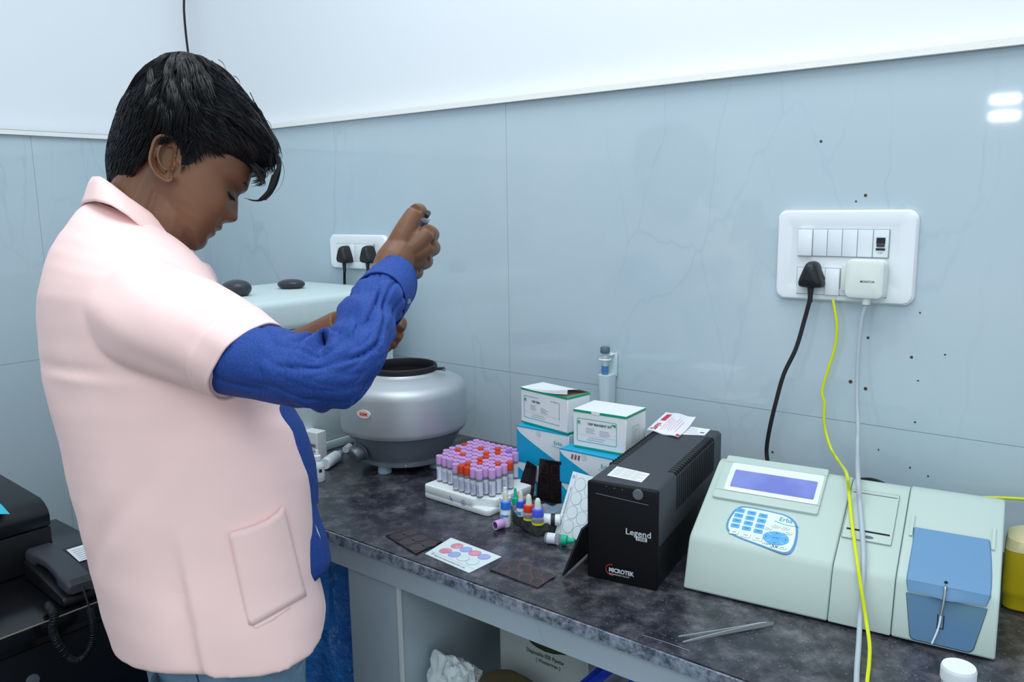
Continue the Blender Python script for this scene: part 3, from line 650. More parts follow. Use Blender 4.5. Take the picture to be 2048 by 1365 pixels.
def erba_box(label, loc, rot, w, d, h, letter=True, tape=False):
    t = thing('reagent_carton', label, 'box', loc, rot, 'cyan and white cartons stacked on the counter')
    b = B(); b.box((w/2, d/2, h/2-0.0004), (w, d, h-0.0008), wh2, 0.0006, 1); b.box((w/2, d/2, h-0.0004), (w-0.001, d-0.001, 0.0007), cyan_pr); b.obj('carton_body', t)
    F = FR((0, -0.0002, 0), (1, 0, 0), (0, 0, 1)); b = B()
    cv = [(w*u, h*(0.93-0.62*(u/0.92)**0.62-0.30*max(0, u-0.12)**1.3)) for u in [k/16 for k in range(17)]]
    b.add([(0, 0, 0.0001), (w, 0, 0.0001)]+[(x, max(y, 0.002), 0.0001) for x, y in cv[::-1]], [tuple(range(19))], cyan_pr, F)
    b.rect(0, h-0.002, w, h, 0.0002, cyan_pr, F)
    b.rect(0, 0.001, d, h-0.001, 0.0001, cyan_pr, FR((-0.0002, d, 0), (0, -1, 0), (0, 0, 1)))
    if letter:
        b.text('Erba', 0.0105, M('teal_print'), F @ T(w*0.72, h*0.66, 0.0002), 0.01)
        b.tube(bez([F @ V((w*0.68+w*0.3*t_, h*0.63-0.002*math.sin(math.pi*t_), 0.0003)) for t_ in (0, .3, .6, 1)], 4), 0.0003, M('teal_print'), 4)
    b.disc(w*0.43, h-0.0075, 0.006, 0.0002, M('thumb_notch', (206,214,218), 0.5), 20, F)
    if tape:
        for k in range(3): b.add([(w*0.20+0.007*k+dx, h*0.76+dz, 0.0003) for dx, dz in ((0, 0), (0.004, -0.001), (0.006, 0.008), (0.002, 0.009))], [(0, 1, 2, 3)], M('maroon_mark', (140,90,100), 0.6), F)
    b.obj('printed_panel', t); return t
erba_box('cyan and white carton at the bottom of the left stack, behind the dark glass slides', (-0.955, -0.238, ZT+0.0008), 0.0, 0.120, 0.112, 0.064, False)
erba_box('cyan and white carton on top of the left stack, under the half-open kit box', (-0.950, -0.236, ZT+0.0655), 0.0, 0.122, 0.112, 0.0690)
erba_box('cyan and white carton at the bottom of the right stack, by the power unit', (-0.812, -0.283, ZT+0.0008), 0.0, 0.118, 0.112, 0.0615, False)
erba_box('cyan and white carton with a maroon mark, under the closed kit box', (-0.814, -0.285, ZT+0.0630), 0.0, 0.120, 0.112, 0.0620, True, True)
# packet lying on the power unit
pk = thing('sachet_packet', 'white sachet with red lettering lying on the back of the black power unit', 'packet', ul(0.0, 0.0, UH+0.001), 0.1636)
Q = [Lp(up, *q, (0, 0, UH+0.009), (0, 0, 1)) for q in ((1294, 853), (1332, 824), (1392, 835), (1357, 868))]
fp = M('foil_paper', (240,240,246), 0.4, bump=(90, 0.15, 0.001)); b = B(); rows = []
def pkp(u, v, dz=0.0):
    p = (Q[0]*(1-u)+Q[3]*u)*(1-v)+(Q[1]*(1-u)+Q[2]*u)*v
    return V((p.x, p.y, 0.0022+0.0055*math.sin(math.pi*u)*math.sin(math.pi*v)+0.006*v*v+0.0012*math.sin(9*u+4*v)+dz))
for i in range(13): rows.append([pkp(i/12, j/12) for j in range(13)])
b.grid(rows, fp); b.grid([[p-V((0, 0, 0.0016)) for p in r] for r in rows], fp, flip=True)
b.grid([[p, p-V((0, 0, 0.0016))] for p in [r[0] for r in rows]], fp); b.grid([[p, p-V((0, 0, 0.0016))] for p in [r[-1] for r in rows]], fp, flip=True)
b.grid([[p, p-V((0, 0, 0.0016))] for p in rows[0]], fp, flip=True); b.grid([[p, p-V((0, 0, 0.0016))] for p in rows[-1]], fp)
pko = b.obj('sachet', pk)
b = B()
def strip(u0, v0, u1, v1, mat, n=6):
    rr = [[pkp(u0+(u1-u0)*i/n, v0+(v1-v0)*j/n, 0.0004) for j in range(n+1)] for i in range(n+1)]; b.grid(rr, mat)
strip(0.10, 0.52, 0.27, 0.90, red_pr); strip(0.90, 0.0, 1.0, 0.09, red_pr)
for k in range(7): strip(0.36+0.075*k, 0.12+0.03*(k % 3), 0.375+0.075*k, 0.72-0.05*(k % 4), M('pink_print', (226,150,170), 0.5), 3)
tmp = B(); tmp.text('Sanya', 0.0165, red_pr, I4, 0.02)
eu = 1/(Q[3]-Q[0]).length; ev = 1/(Q[1]-Q[0]).length
b.add([pkp(0.24-v.y*eu, 0.04+v.x*ev, 0.0005) for v in tmp.v], tmp.f, red_pr)
b.obj('printed_lettering', pk)

# ------------------------------------------------------------------ pipette stand on the wall
ps = thing('pipette_wall_holder', 'white wall-mounted plastic holder behind the kit boxes', 'holder', (-0.880, -0.0005, 1.0))
hm = M('frosted_white', (206,224,226), 0.35)
b = B()
def hring(z, w, d, y): return [(x, y-dd, z) for x, dd in rrect(-w/2, 0, w/2, d, min(w, d)*0.3, 5)]
b.grid([hring(-0.10, 0.020, 0.030, 0), hring(-0.02, 0.022, 0.033, 0), hring(0.045, 0.026, 0.036, 0), hring(0.066, 0.028, 0.038, 0)], hm, cu=True, cap=True); b.box((0.004, -0.003, 0.085), (0.022, 0.006, 0.05), hm, 0.002)
b.obj('holder_body', ps)
b = B(); b.box((0.007, -0.010, 0.108), (0.010, 0.018, 0.004), white_pl, 0.001)
n = 28; rr = []
for k in range(n+1):
    a = 2*math.pi*k/n; rr.append(V((-0.003+0.0115*math.cos(a), -0.022+0.0115*math.sin(a), 0.098)))
b.tube(rr, 0.0017, white_pl, 8, cap=False); b.obj('holder_ring', ps)
pp = thing('pipette', 'pipette with grey cap and blue body standing in the wall holder', 'pipette', (-0.883, -0.0225, 1.066))
b = B(); b.lathe([(0, 0.0006), (0.0064, 0.0006), (0.0074, 0.003), (0.0074, 0.0178), (0, 0.0178)], M('pipette_blue', (74,128,180), 0.35), 24); b.obj('blue_body', pp)
b = B(); b.lathe([(0, 0.0180), (0.0062, 0.0180), (0.0056, 0.045), (0, 0.045)], M('pipette_grey', (190,202,206), 0.35), 24); b.obj('neck', pp)
b = B(); b.lathe([(0, 0.0452), (0.0092, 0.0452), (0.0100, 0.0470), (0.0100, 0.0560), (0.0088, 0.0580), (0, 0.0585)], M('slate_cap', (88,108,118), 0.45), 24); b.obj('cap', pp)

# ------------------------------------------------------------------ tube rack
TH = -0.0349; ct_, st_ = math.cos(TH), math.sin(TH); PA, PB, O0, O1 = 0.0151, 0.0171, -0.00751, 0.00163
def lat(i, j):
    p = i*PA+O0; q = j*PB+O1; return V((p*ct_-q*st_, p*st_+q*ct_, 0))
foam = M('white_foam', (232,240,240), 0.85, bump=(260, 0.5, 0.0015))
c0 = lat(-65, -19)
rk = thing('tube_rack', 'white foam tube tray with a broken front corner, full of blood tubes', 'tube rack', (c0.x, c0.y, ZT), TH)
b = B()
hx0, hx1, hy0, hy1 = -0.0755, 0.094, -0.0835, 0.083
poly = [(hx0+0.006, hy0), (hx1-0.040, hy0), (hx1-0.034, hy0+0.010), (hx1-0.020, hy0+0.016), (hx1-0.002, hy0+0.022), (hx1, hy0+0.030), (hx1, hy1), (hx0, hy1), (hx0, hy0+0.006)]
b.prism([(hx0+0.006, hy0), (hx1-0.006, hy0), (hx1, hy0+0.006), (hx1, hy1), (hx0, hy1), (hx0, hy0+0.006)], 0.0005, 0.012, foam, None, 0.003, 2); b.prism(poly, 0.010, 0.0270, foam, None, 0.003, 2)
b.text('B', 0.008, ink_b, FR((0.030, hy0-0.0004, 0.011), (1, 0, 0), (0, 0, 1)), 0.0); b.ring(0.0325, 0.0142, 0.0048, 0.0056, 0, ink_b, 20, FR((0, hy0-0.0004, 0), (1, 0, 0), (0, 0, 1)))
b.tube([V((-0.002, hy0-0.0004, 0.020)), V((0.000, hy0-0.0004, 0.012)), V((0.002, hy0-0.0004, 0.016)), V((0.004, hy0-0.0004, 0.010))], 0.0005, ink_b, 4)
b.obj('foam_block', rk)
glass = M('tube_plastic', (196,196,214), 0.15, trans=0.55, ior=1.15)
lab_m = M('tube_label', (222,226,236), 0.55)
lav = M('lavender_cap', (214,168,226), 0.42); redc = M('orange_red_cap', (214,66,20), 0.42); vio = M('violet_cap', (142,116,214), 0.42)
blood = M('dark_blood', (70,14,18), 0.3); serum = M('orange_band', (205,80,60), 0.5)
def make_tube(kind, capm):
    t = thing('blood_tube', 'tube', 'blood tube')
    b = B(); b.lathe([(0, 0), (0.0058, 0.0), (0.0062, 0.001), (0.0062, 0.036), (0, 0.036)], glass, 14); b.obj('tube_body', t)
    b = B(); b.lathe([(0.0063, 0.003), (0.0064, 0.003), (0.0064, 0.030), (0.0063, 0.030)], lab_m, 14)
    for k in range(3):
        a = -1.9+0.45*k; b.tube([V((0.0066*math.cos(a+0.1*s), 0.0066*math.sin(a+0.1*s), 0.006+0.0045*q)) for q, s in ((0, 0), (1, 1), (2, -1), (3, 1), (4, 0))], 0.00035, ink_b, 4)
    b.obj('label', t)
    b = B()
    if kind == 'R': b.lathe([(0, 0.0365), (0.0068, 0.0365), (0.0068, 0.050), (0.0062, 0.0515), (0.0040, 0.0518), (0.0035, 0.0508), (0, 0.0508)], capm, 18)
    else: b.lathe([(0, 0.0355), (0.0068, 0.0355), (0.0068, 0.0495), (0.0066, 0.0515), (0.0045, 0.0520), (0.0036, 0.0515), (0.0028, 0.047), (0, 0.0465)], capm, 18); b.disc(0, 0, 0.0026, 0.0468, M('cap_recess', (80,70,96), 0.6), 14)
    b.obj('cap', t); return t
protos = {}
rows = ["LLLLLLLLL..", "LLLLLRLVL..", "RLLRLLRLL..", "LLLLLRLLLL.", "LRLLLLRLLLR", "LLLRLLRLLRL", ".LLLLLLRLLL", ".LLLLLRLLLL", ".....LRRLL."]
ordn = ['front', 'second', 'third', 'fourth', 'fifth', 'sixth', 'seventh', 'eighth', 'back']
coln = ['first', 'second', 'third', 'fourth', 'fifth', 'sixth', 'seventh', 'eighth', 'ninth', 'tenth', 'eleventh']
cn = {'L': 'lavender', 'R': 'orange-red', 'V': 'violet'}; cm = {'L': lav, 'R': redc, 'V': vio}
for jj, row in enumerate(rows):
    fr_ = 8-jj; k = -1
    for ii, ch in enumerate(row):
        if ch == '.': continue
        k += 1
        p = lat(-70+ii, -15-jj); zz = ZT+0.0272+random.uniform(0, 0.0012)
        if ch == 'R' and jj < 6: zz -= 0.0
        rw = ordn[fr_]
        lb = '%s-capped blood tube in the foam rack, %s row%s, %s from the left' % (cn[ch], rw, '' if rw in ('front', 'back') else ' from the front', coln[k])
        if ch == 'V': lb = 'violet-capped blood tube, the only one in the foam rack'
        mm = Matrix.Translation((p.x, p.y, zz)) @ RZ(random.uniform(-0.9, 0.5)) @ RX(random.uniform(-0.022, 0.022))
        if ch not in protos:
            protos[ch] = make_tube(ch, cm[ch]); t = protos[ch]; t.matrix_basis = mm; MW[t.name] = mm; t['label'] = lb; t['group'] = 'blood tubes in the foam rack'
        else: dup(protos[ch], mm, lb, 'blood tubes in the foam rack')

# ------------------------------------------------------------------ reaction cards
dgl = M('dark_glass_slide', (26,18,22), 0.12, noise_=(30, 2, 0.4, 0.6), rgb2=(34,26,30))
brown_pr = M('brown_ring_print', (104,56,48), 0.5)
def card(name, label, px4, th, mat, deco, group, zlift=0.0005, cat='test card'):
    P = [Zp(*q, ZT+th+zlift) for q in px4]
    return quadplate(name, P, th, mat, label, cat, group, deco)
def slide_deco(ringm, cols, rws, rad, ox, oy):
    def f(b, P):
        w = (P[1]-P[0]).length; h = (P[3]-P[0]).length
        for i in range(cols):
            for j in range(rws):
                cx, cy = ox*w+(1-2*ox)*w*(i/(cols-1)), oy*h+(1-2*oy)*h*(j/(rws-1))
                b.ring(cx, cy, rad*0.93, rad*1.02, 0.0003, ringm, 32); b.disc(cx, cy, rad*0.93, 0.0003, M('slide_well', (50,48,56), 0.12), 32)
    return f
# order: front-left, front-right, back-right, back-left
card('glass_slide', 'dark glass test slide lying left of the white test card', ((771,1071),(832,1108),(885,1083),(822,1056)), 0.002, dgl, slide_deco(brown_pr, 3, 2, 0.0125, 0.19, 0.27), 'test slides on the counter front')
card('glass_slide', 'dark brown glass test slide lying right of the white test card', ((980,1139),(1075,1176),(1111,1151),(1029,1116)), 0.002, M('brown_glass_slide', (62,52,56), 0.1), slide_deco(M('brown_ring_print2', (128,84,74), 0.5), 4, 2, 0.0105, 0.14, 0.27), 'test slides on the counter front')
cardw = M('test_card_white', (226,238,240), 0.35)
pk_m = M('pink_well', (222,130,152), 0.4, noise_=(60, 2, 0.35, 0.7), rgb2=(232,170,186)); bl_m = M('lilac_well', (166,176,232), 0.4); wl_m = M('white_well', (220,236,238), 0.35)
def white_deco(b, P):
    w = (P[1]-P[0]).length; h = (P[3]-P[0]).length
    cols = [[pk_m, pk_m], [bl_m, bl_m], [wl_m, pk_m], [wl_m, bl_m]]
    for i in range(4):
        for j in range(2):
            cx, cy = w*(0.165+0.205*i), h*(0.40+0.35*j)
            b.disc(cx, cy, 0.0106, 0.0002, ink_g, 32); b.disc(cx, cy, 0.0101, 0.0003, cols[i][j], 32)
    b.rect(w*0.03, h*0.175, w*0.97, h*0.18, 0.0002, ink_g); b.text('BEACON DIAGNOSTICS PVT. LTD.', 0.0046, ink_g, T(w*0.16, h*0.06, 0.0003), 0.02, sx=1.02); b.ring(w*0.10, h*0.11, 0.0014, 0.0026, 0.0002, ink_g, 16)
card('test_card', 'white test card with pink and lilac wells lying at the counter front', ((850,1108),(938,1146),(1003,1114),(902,1076)), 0.0012, cardw, white_deco, 'white test cards')
# white card leaning behind the lying green-capped bottle, against the power unit
zb = ZT+0.002
BL = Zp(1110, 1066, zb); BR = Zp(1158, 1083, zb)
ddir = (BR-BL).normalized(); BR = BL+ddir*0.062
nrm = V((-ddir.y, ddir.x, 0))
upv = (nrm*0.42+V((0, 0, 1))).normalized(); 
def lean_deco(b, P):
    w = (P[1]-P[0]).length; h = (P[3]-P[0]).length
    for i in range(2):
        for j in range(4):
            cx, cy = w*(0.37+0.37*i), h*(0.155+0.225*j-0.045*i)
            b.disc(cx, cy, 0.0115, 0.0002, ink_g, 36); b.disc(cx, cy, 0.0109, 0.0003, wl_m, 36)
    b.rect(w*0.165, h*0.02, w*0.172, h*0.98, 0.0002, ink_g); b.text('BEACON DIAGNOSTICS PVT. LTD.', 0.0046, ink_g, T(w*0.13, h*0.14, 0.0003) @ RZ(math.pi/2), 0.02, sx=0.95); b.ring(w*0.085, h*0.92, 0.0016, 0.0028, 0.0002, ink_g, 16)
lc_top = On(1146, 943, BL, ddir)      # in the plane across the card's left edge
hl = 0.112
upv = (lc_top-BL); hl = upv.length; upv.normalize()
quadplate('test_card', [BL, BR, BR+upv*hl, BL+upv*hl], 0.0012, cardw, 'white test card with empty rings leaning beside the black power unit', 'test card', 'white test cards', lean_deco)
def lean_slide(label, bl, br, tl, tr, yt):
    A, Bq = Zp(*bl, ZT+0.002), Zp(*br, ZT+0.002); C, D = Yp(*tr, yt), Yp(*tl, yt)
    def deco(b, P):
        w = (P[1]-P[0]).length; h = (P[3]-P[0]).length
        def bl(u, v): return (P[0]*(1-u)+P[1]*u)*(1-v)+(P[3]*(1-u)+P[2]*u)*v
        for i in range(2):
            for j in range(3):
                out, inn = rrect(-0.17, -0.115, 0.17, 0.115, 0.11), rrect(-0.157, -0.108, 0.157, 0.108, 0.103)
                b.add([bl(0.27+0.46*i+x, 0.20+0.30*j+y)+V((0, 0, 0.0003)) for x, y in out+inn], [(k, (k+1) % 24, 24+(k+1) % 24, 24+k) for k in range(24)], brown_pr)
    quadplate('glass_slide', [A, Bq, C, D], 0.002, dgl, label, 'test card', 'dark glass slides leaning on the cartons', deco)
lean_slide('dark glass slide leaning on the left carton stack, nearest the blood tubes', (1032,990), (1065,999), (1054,922), (1074,934), -0.2420)
lean_slide('dark glass slide leaning upright on the cartons, nearest the white ringed card', (1073,999), (1126,1012), (1079,918), (1121,926), -0.2885)
# ------------------------------------------------------------------ reagent bottles near the tray
clear = M('clear_plastic', (224,230,234), 0.12, trans=0.75, ior=1.2)
milky = M('milky_plastic', (226,236,242), 0.35)
teat = M('ivory_teat', (226,224,206), 0.5)
blue_cap = M('blue_cap', (52,104,226), 0.4); vio_cap = M('indigo_cap', (84,98,236), 0.4); org_cap = M('orange_cap', (226,62,20), 0.4); grn_cap = M('green_cap', (20,190,150), 0.4)
def dropper(label, p, z0, h, r, capm, cap_h, bodym, lbl=None, liquid=None, teat_m=teat, rot=0.0, tilt=0.0, style='teat'):
    t = thing('dropper_bottle', label, 'bottle', mat=Matrix.Translation((p.x, p.y, z0)) @ RZ(rot) @ RX(tilt), group='reagent bottles beside the tube rack')
    b = B(); b.lathe([(0, 0.0003), (r*0.9, 0.0003), (r, 0.002), (r, h-0.003), (r*0.8, h), (0, h)], bodym, 24); b.obj('bottle_body', t)
    if liquid: b = B(); b.lathe([(0, 0.001), (r*0.93, 0.001), (r*0.93, h*0.35), (0, h*0.35)], liquid, 20); b.obj('liquid', t)
    if lbl:
        b = B(); b.lathe([(r+0.0001, h*0.18), (r+0.0003, h*0.18), (r+0.0003, h*0.72), (r+0.0001, h*0.72)], lab_m, 24)
        for a0, a1, q0, q1 in lbl:
            b.grid([[((r+0.0006)*math.cos(a), (r+0.0006)*math.sin(a), h*q) for a in [a0+(a1-a0)*k/6 for k in range(7)]] for q in (q0, q1)], M('label_blue', (60,150,220), 0.5))
        b.obj('label', t)
    b = B(); b.lathe([(0, h+0.0003), (r*1.04, h+0.0003), (r*1.06, h+0.001), (r*0.98, h+cap_h), (r*0.8, h+cap_h+0.001), (0, h+cap_h+0.001)], capm, 26); b.obj('cap', t)
    z = h+cap_h+0.0012; b = B()
    if style == 'teat': b.lathe([(0, z), (r*0.62, z), (r*0.60, z+0.002), (r*0.52, z+0.010), (r*0.46, z+0.0145), (r*0.28, z+0.0175), (0, z+0.0185)], teat_m, 20); b.obj('dropper_teat', t)
    else: b.lathe([(0, z), (r*0.75, z), (r*0.5, z+0.004), (r*0.40, z+0.012), (r*0.32, z+0.0165), (0, z+0.017)], teat_m, 20); b.obj('nozzle', t)
    return t
tz = 0.0215
tr_c = [Zp(1070, 1078), Zp(1101, 1055), Zp(1020, 1030)]
e1 = (tr_c[2]-tr_c[0]); e1.z = 0; L_a = 0.118
e1n = V((-0.93, 0.36, 0)).normalized(); e2n = V((0.36, 0.93, 0)).normalized()
ft = thing('foam_tray', 'dark grey foam block holding the small dropper bottles', 'tray', mat=FR(tr_c[0]+V((0, 0.004, 0.0004)), e2n, e1n))
b = B(); b.prism(rrect(0.0, 0.0, 0.046, 0.085, 0.008, 4), 0.0, tz-0.001, M('grey_foam', (70,74,70), 0.9, noise_=(120, 4, 0.4, 0.65), rgb2=(48,52,50), bump=(400, 0.5, 0.001)), None, 0.002, 2); b.obj('foam_block', ft)
b = B(); b.prism(rrect(0.002, 0.002, 0.044, 0.083, 0.007, 4), tz-0.001, tz, M('clear_sheet', (172,178,184), 0.2)); b.obj('plastic_sheet', ft)
zt = ZT+tz+0.0008
def at(px, py, z): return Zp(px, py, z)
dropper('small bottle with an orange cap and ivory teat on the foam block', at(1058, 1040, zt), zt, 0.015, 0.0092, org_cap, 0.0115, clear, None, M('dark_red_liquid', (96,30,34), 0.3), teat)
dropper('small bottle with an indigo cap and pale teat at the front of the foam block', at(1076, 1049, zt), zt, 0.0145, 0.0098, vio_cap, 0.0125, clear, None, M('dark_blue_liquid', (50,40,90), 0.3), M('pale_teat', (216,232,222), 0.5))
dropper('small bottle with a blue cap and ivory teat behind the orange-capped bottle', at(1042, 1032, zt), zt, 0.016, 0.0075, M('royal_cap', (44,90,226), 0.4), 0.0105, milky, [(-2.0, -0.9, 0.2, 0.6)], None, teat)
dropper('small bottle with a green pointed cap on the far end of the foam block', at(1031, 1020, zt), zt, 0.012, 0.0060, grn_cap, 0.010, clear, None, None, grn_cap, style='nozzle')
for t_ in [o for o in COL.objects if o.name.startswith('dropper_bottle') and o.parent is None][:2]:
    b = B(); rr_ = 0.0094 if 'orange' in t_['label'] else 0.0100
    b.lathe([(rr_, 0.001), (rr_+0.0003, 0.001), (rr_+0.0003, 0.0045), (rr_, 0.0045)], M('yellow_label', (226,220,40), 0.5), 24); b.obj('label', t_)
dropper('white bottle with a pale blue cap and ivory teat standing left of the foam block', at(1012, 1053, ZT), ZT+0.0002, 0.0325, 0.0088, M('azure_cap', (40,130,235), 0.4), 0.0125, milky, [(-1.9, -1.45, 0.15, 0.70), (-1.9, -0.4, 0.60, 0.72)], None, teat)
dropper('white pointed bottle half hidden behind the azure-capped bottle', at(1011, 1035, ZT), ZT+0.0002, 0.030, 0.0105, milky, 0.008, milky, None, None, milky, style='nozzle')
# green capped bottle lying down
def lying(name, label, p0, p1, r, parts, cat='bottle', group=None):
    """parts: list of (part name, material, [(radius factor, t)...]) along the axis p0 -> p1"""
    ax = (p1-p0); Ln = ax.length; ez = ax.normalized(); ex = V((0, 0, 1)).cross(ez).normalized(); ey = ez.cross(ex)
    m = Matrix.Identity(4)
    for i in range(3): m[i][0], m[i][1], m[i][2], m[i][3] = ex[i], ey[i], ez[i], p0[i]
    t = thing(name, label, cat, mat=m, group=group)
    for nm, mt, pr in parts: b = B(); b.lathe([(r*a, Ln*q) for a, q in pr], mt, 24); b.obj(nm, t)
    return t
r = 0.0088; z = ZT+r+0.0008
lying('dropper_bottle', 'bottle with a bright green cap lying on the counter before the leaning white card', Zp(1091, 1076, z), Zp(1149, 1083, z), r,
      [('bottle_body', clear, [(0, 0), (0.9, 0), (1, .03), (1, .48), (.75, .52), (.6, .56), (0, .56)]), ('label', lab_m, [(1.01, .08), (1.03, .08), (1.03, .36), (1.01, .36)]), ('cap', grn_cap, [(0, .565), (.95, .565), (1, .58), (.95, .74), (.6, .78), (.5, .84), (.52, .95), (.4, 1), (0, 1)])], group='reagent bottles beside the tube rack')
# lavender cap lying on its side
r = 0.0082; z = ZT+r+0.0006; p = Zp(990, 1052, z)
lying('stopper', 'loose lavender tube cap lying before the tube rack', p, p+V((0.004, 0.0165, 0)), r, [('cap_shell', lav, [(0.72, 0.02), (0.98, 0.0), (1, .06), (1, .92), (.9, 1), (0, 1)]), ('cap_inside', M('cap_inside', (120,80,130), 0.6), [(0.74, 0.02), (0.70, .6), (0, .6)])], 'cap')
# white bottle with a dark band and a clear bag
r = 0.0105; z = ZT+r+0.012
lying('dropper_bottle', 'white bottle with a dark band lying in front of the dark slides', Zp(1083, 1040, z), Zp(1121, 1041, z), r, [('bottle_body', milky, [(0, 0), (.9, 0), (1, .04), (1, .62), (0, .62)]), ('dark_band', M('navy_band', (28,36,52), 0.5), [(1.01, .50), (1.05, .50), (1.05, .72), (1.01, .72)]), ('cap', white_pl, [(0, .625), (.96, .625), (.96, .97), (.8, 1), (0, 1)])], group='reagent bottles beside the tube rack')
bag_m = M('clear_bag', (206,216,226), 0.1, trans=0.75, ior=1.1, bump=(60, 0.6, 0.003))
b = B(); rows = []
q0, q1, q2, q3 = Zp(1074, 1030, ZT+0.02), Zp(1120, 1040, ZT+0.03), Zp(1126, 1010, ZT+0.025), Zp(1066, 1008, ZT+0.04)
for i in range(15):
    u = i/14; row = []
    for j in range(11):
        v = j/10; p = (q0*(1-u)+q1*u)*(1-v)+(q3*(1-u)+q2*u)*v
        row.append(p+V((0, 0, 0.006*math.sin(5*u+2*v)+0.010*math.sin(math.pi*u)*math.sin(math.pi*v)+0.003*math.sin(11*u-7*v))))
    rows.append(row)
b.grid(rows, bag_m); b.grid([[p-V((0, 0, 0.0012)) for p in r_] for r_ in rows], bag_m, flip=True)
bag = b.obj('plastic_bag'); tag(bag, 'crumpled clear plastic bag behind the foam block', 'bag')

# ------------------------------------------------------------------ jug, jar, tweezers on the right
jc = V((-0.087, -0.176, ZT))
jg = thing('liquid_jug', 'translucent plastic jug of yellow liquid right of the analyser', 'jug', jc, 0.12)
yl = M('yellow_liquid', (176,156,10), 0.3, noise_=(6, 2, 0.4, 0.6), rgb2=(190,168,14)); jn = M('jug_plastic', (206,196,150), 0.35)
def rr(z, w, d, r_): return [(x, y, z) for x, y in rrect(-w/2, -d/2, w/2, d/2, r_, 6)]
b = B(); b.grid([rr(0.001, 0.084, 0.060, 0.012), rr(0.004, 0.090, 0.066, 0.014), rr(0.022, 0.091, 0.067, 0.014), rr(0.024, 0.0935, 0.069, 0.014), rr(0.030, 0.0935, 0.069, 0.014), rr(0.085, 0.0925, 0.068, 0.014)], yl, cu=True, cap=True); b.obj('liquid_part', jg)
b = B(); b.grid([rr(0.0855, 0.0925, 0.068, 0.014), rr(0.100, 0.088, 0.064, 0.018), rr(0.106, 0.074, 0.052, 0.022), rr(0.108, 0.040, 0.040, 0.019)], jn, cu=True, cap=True); b.obj('shoulder', jg)
b = B(); b.lathe([(0, 0.1085), (0.021, 0.1085), (0.0215, 0.112), (0.020, 0.128), (0.016, 0.131), (0, 0.1315)], M('ivory_cap', (216,214,172), 0.45), 28); b.obj('screw_cap', jg)
jz = 0.925
j0 = (Zp(1881, 1335, jz)+Zp(1952, 1345, jz))/2
rj = (Zp(1881, 1335, jz)-Zp(1952, 1345, jz)).length/2
jr = thing('sample_jar', 'small clear jar with a ribbed white screw cap at the front edge', 'jar', (j0.x, j0.y+0.004, ZT))
b = B(); b.lathe([(0, 0.0004), (rj*0.9, 0.0004), (rj*0.95, 0.003), (rj*0.95, 0.046), (rj*0.85, 0.050), (0, 0.050)], clear, 32); b.obj('jar_body', jr)
b = B(); prof = [(0, 0.0505), (rj*0.99, 0.0505), (rj, 0.052), (rj, 0.0655), (rj*0.96, 0.0672), (0, 0.0676)]; b.lathe(prof, white_pl, 48)
for k in range(48): a = 2*math.pi*k/48; b.box((0, 0, 0), (0.0010, 0.0009, 0.012), white_pl, m=T(rj*math.cos(a), rj*math.sin(a), 0.0585) @ RZ(a))
b.obj('screw_cap', jr)
tw = B()
pb, pt1, pt2 = Zp(1546, 1247, ZT+0.004), Zp(1357, 1274, ZT+0.004), Zp(1366, 1285, ZT+0.004)
def arm(pt, sgn):
    ax = pt-pb; n = V((-ax.y, ax.x, 0)).normalized(); rows = []
    for k in range(15):
        u = k/14; c = pb+ax*u+n*sgn*0.0012*math.sin(math.pi*u)
        hw = 0.0042*(1-u)+0.0008*u if u > 0.08 else 0.003; th = 0.0007
        rows.append([c+n*th+V((0, 0, hw)), c-n*th+V((0, 0, hw)), c-n*th-V((0, 0, hw*0.8)), c+n*th-V((0, 0, hw*0.8))])
    tw.grid(rows, steel_br, cu=True, cap=True)
twt = thing('tweezers', 'steel tweezers lying open on the counter before the analyser', 'tweezers', pb)
for s_, p in ((1, pt1), (-1, pt2)): tw = B(); arm(p, s_); tw.obj('arm', twt, True)
b = B(); b.tube([Zp(1285, 1271, ZT+0.0008), Zp(1330, 1285, ZT+0.0008), Zp(1380, 1303, ZT+0.0008)], 0.0005, steel, 6); o = b.obj('needle'); tag(o, 'thin needle lying on the counter edge left of the tweezers', 'needle')

# ------------------------------------------------------------------ round centrifuge
dc = V((-1.262, -0.235, ZT))
dr = thing('centrifuge', 'round silver centrifuge with an open black rimmed top and red maker badge', 'centrifuge', dc)
dhm = M('centrifuge_grey', (146,154,164), 0.45, 0.55)
b = B(); b.lathe([(0.086, 0.019), (0.096, 0.019), (0.096, 0.027), (0.094, 0.028), (0.108, 0.050), (0.122, 0.076), (0.1325, 0.086)], dhm, 72); b.obj('lower_housing', dr)
b = B(); b.lathe([(0.1325, 0.0865), (0.1350, 0.090), (0.136, 0.098), (0.136, 0.166), (0.134, 0.176), (0.128, 0.184), (0.120, 0.189), (0.084, 0.202), (0.076, 0.205), (0.072, 0.211), (0.070, 0.211)], steel_br, 72); b.obj('upper_housing', dr)
b = B(); b.lathe([(0.069, 0.203), (0.0735, 0.206), (0.075, 0.212), (0.074, 0.219), (0.0715, 0.221), (0.069, 0.220), (0.0675, 0.213), (0.069, 0.203)], black_rub, 64); b.obj('rubber_rim', dr)
b = B(); b.lathe([(0.0697, 0.211), (0.069, 0.15), (0.067, 0.06), (0, 0.06)], M('black_chamber', (14,14,16), 0.7), 48); b.obj('chamber', dr)
b = B(); b.lathe([(0, 0.0195), (0.088, 0.0195)], steel_dk, 40); b.obj('base_plate', dr)
b = B(); m = FR((0.073, 0.028, 0.214), (0.8, 0.6, 0), (-0.6, 0.8, 0)); b.box((0.009, 0, 0), (0.018, 0.006, 0.006), black_rub, 0.001, m=m); b.box((0.017, 0, -0.002), (0.006, 0.012, 0.005), steel_dk, 0.001, m=m); b.obj('latch', dr)
fa = math.atan2(CAM.y-dc.y, CAM.x-dc.x)        # direction of the operator side
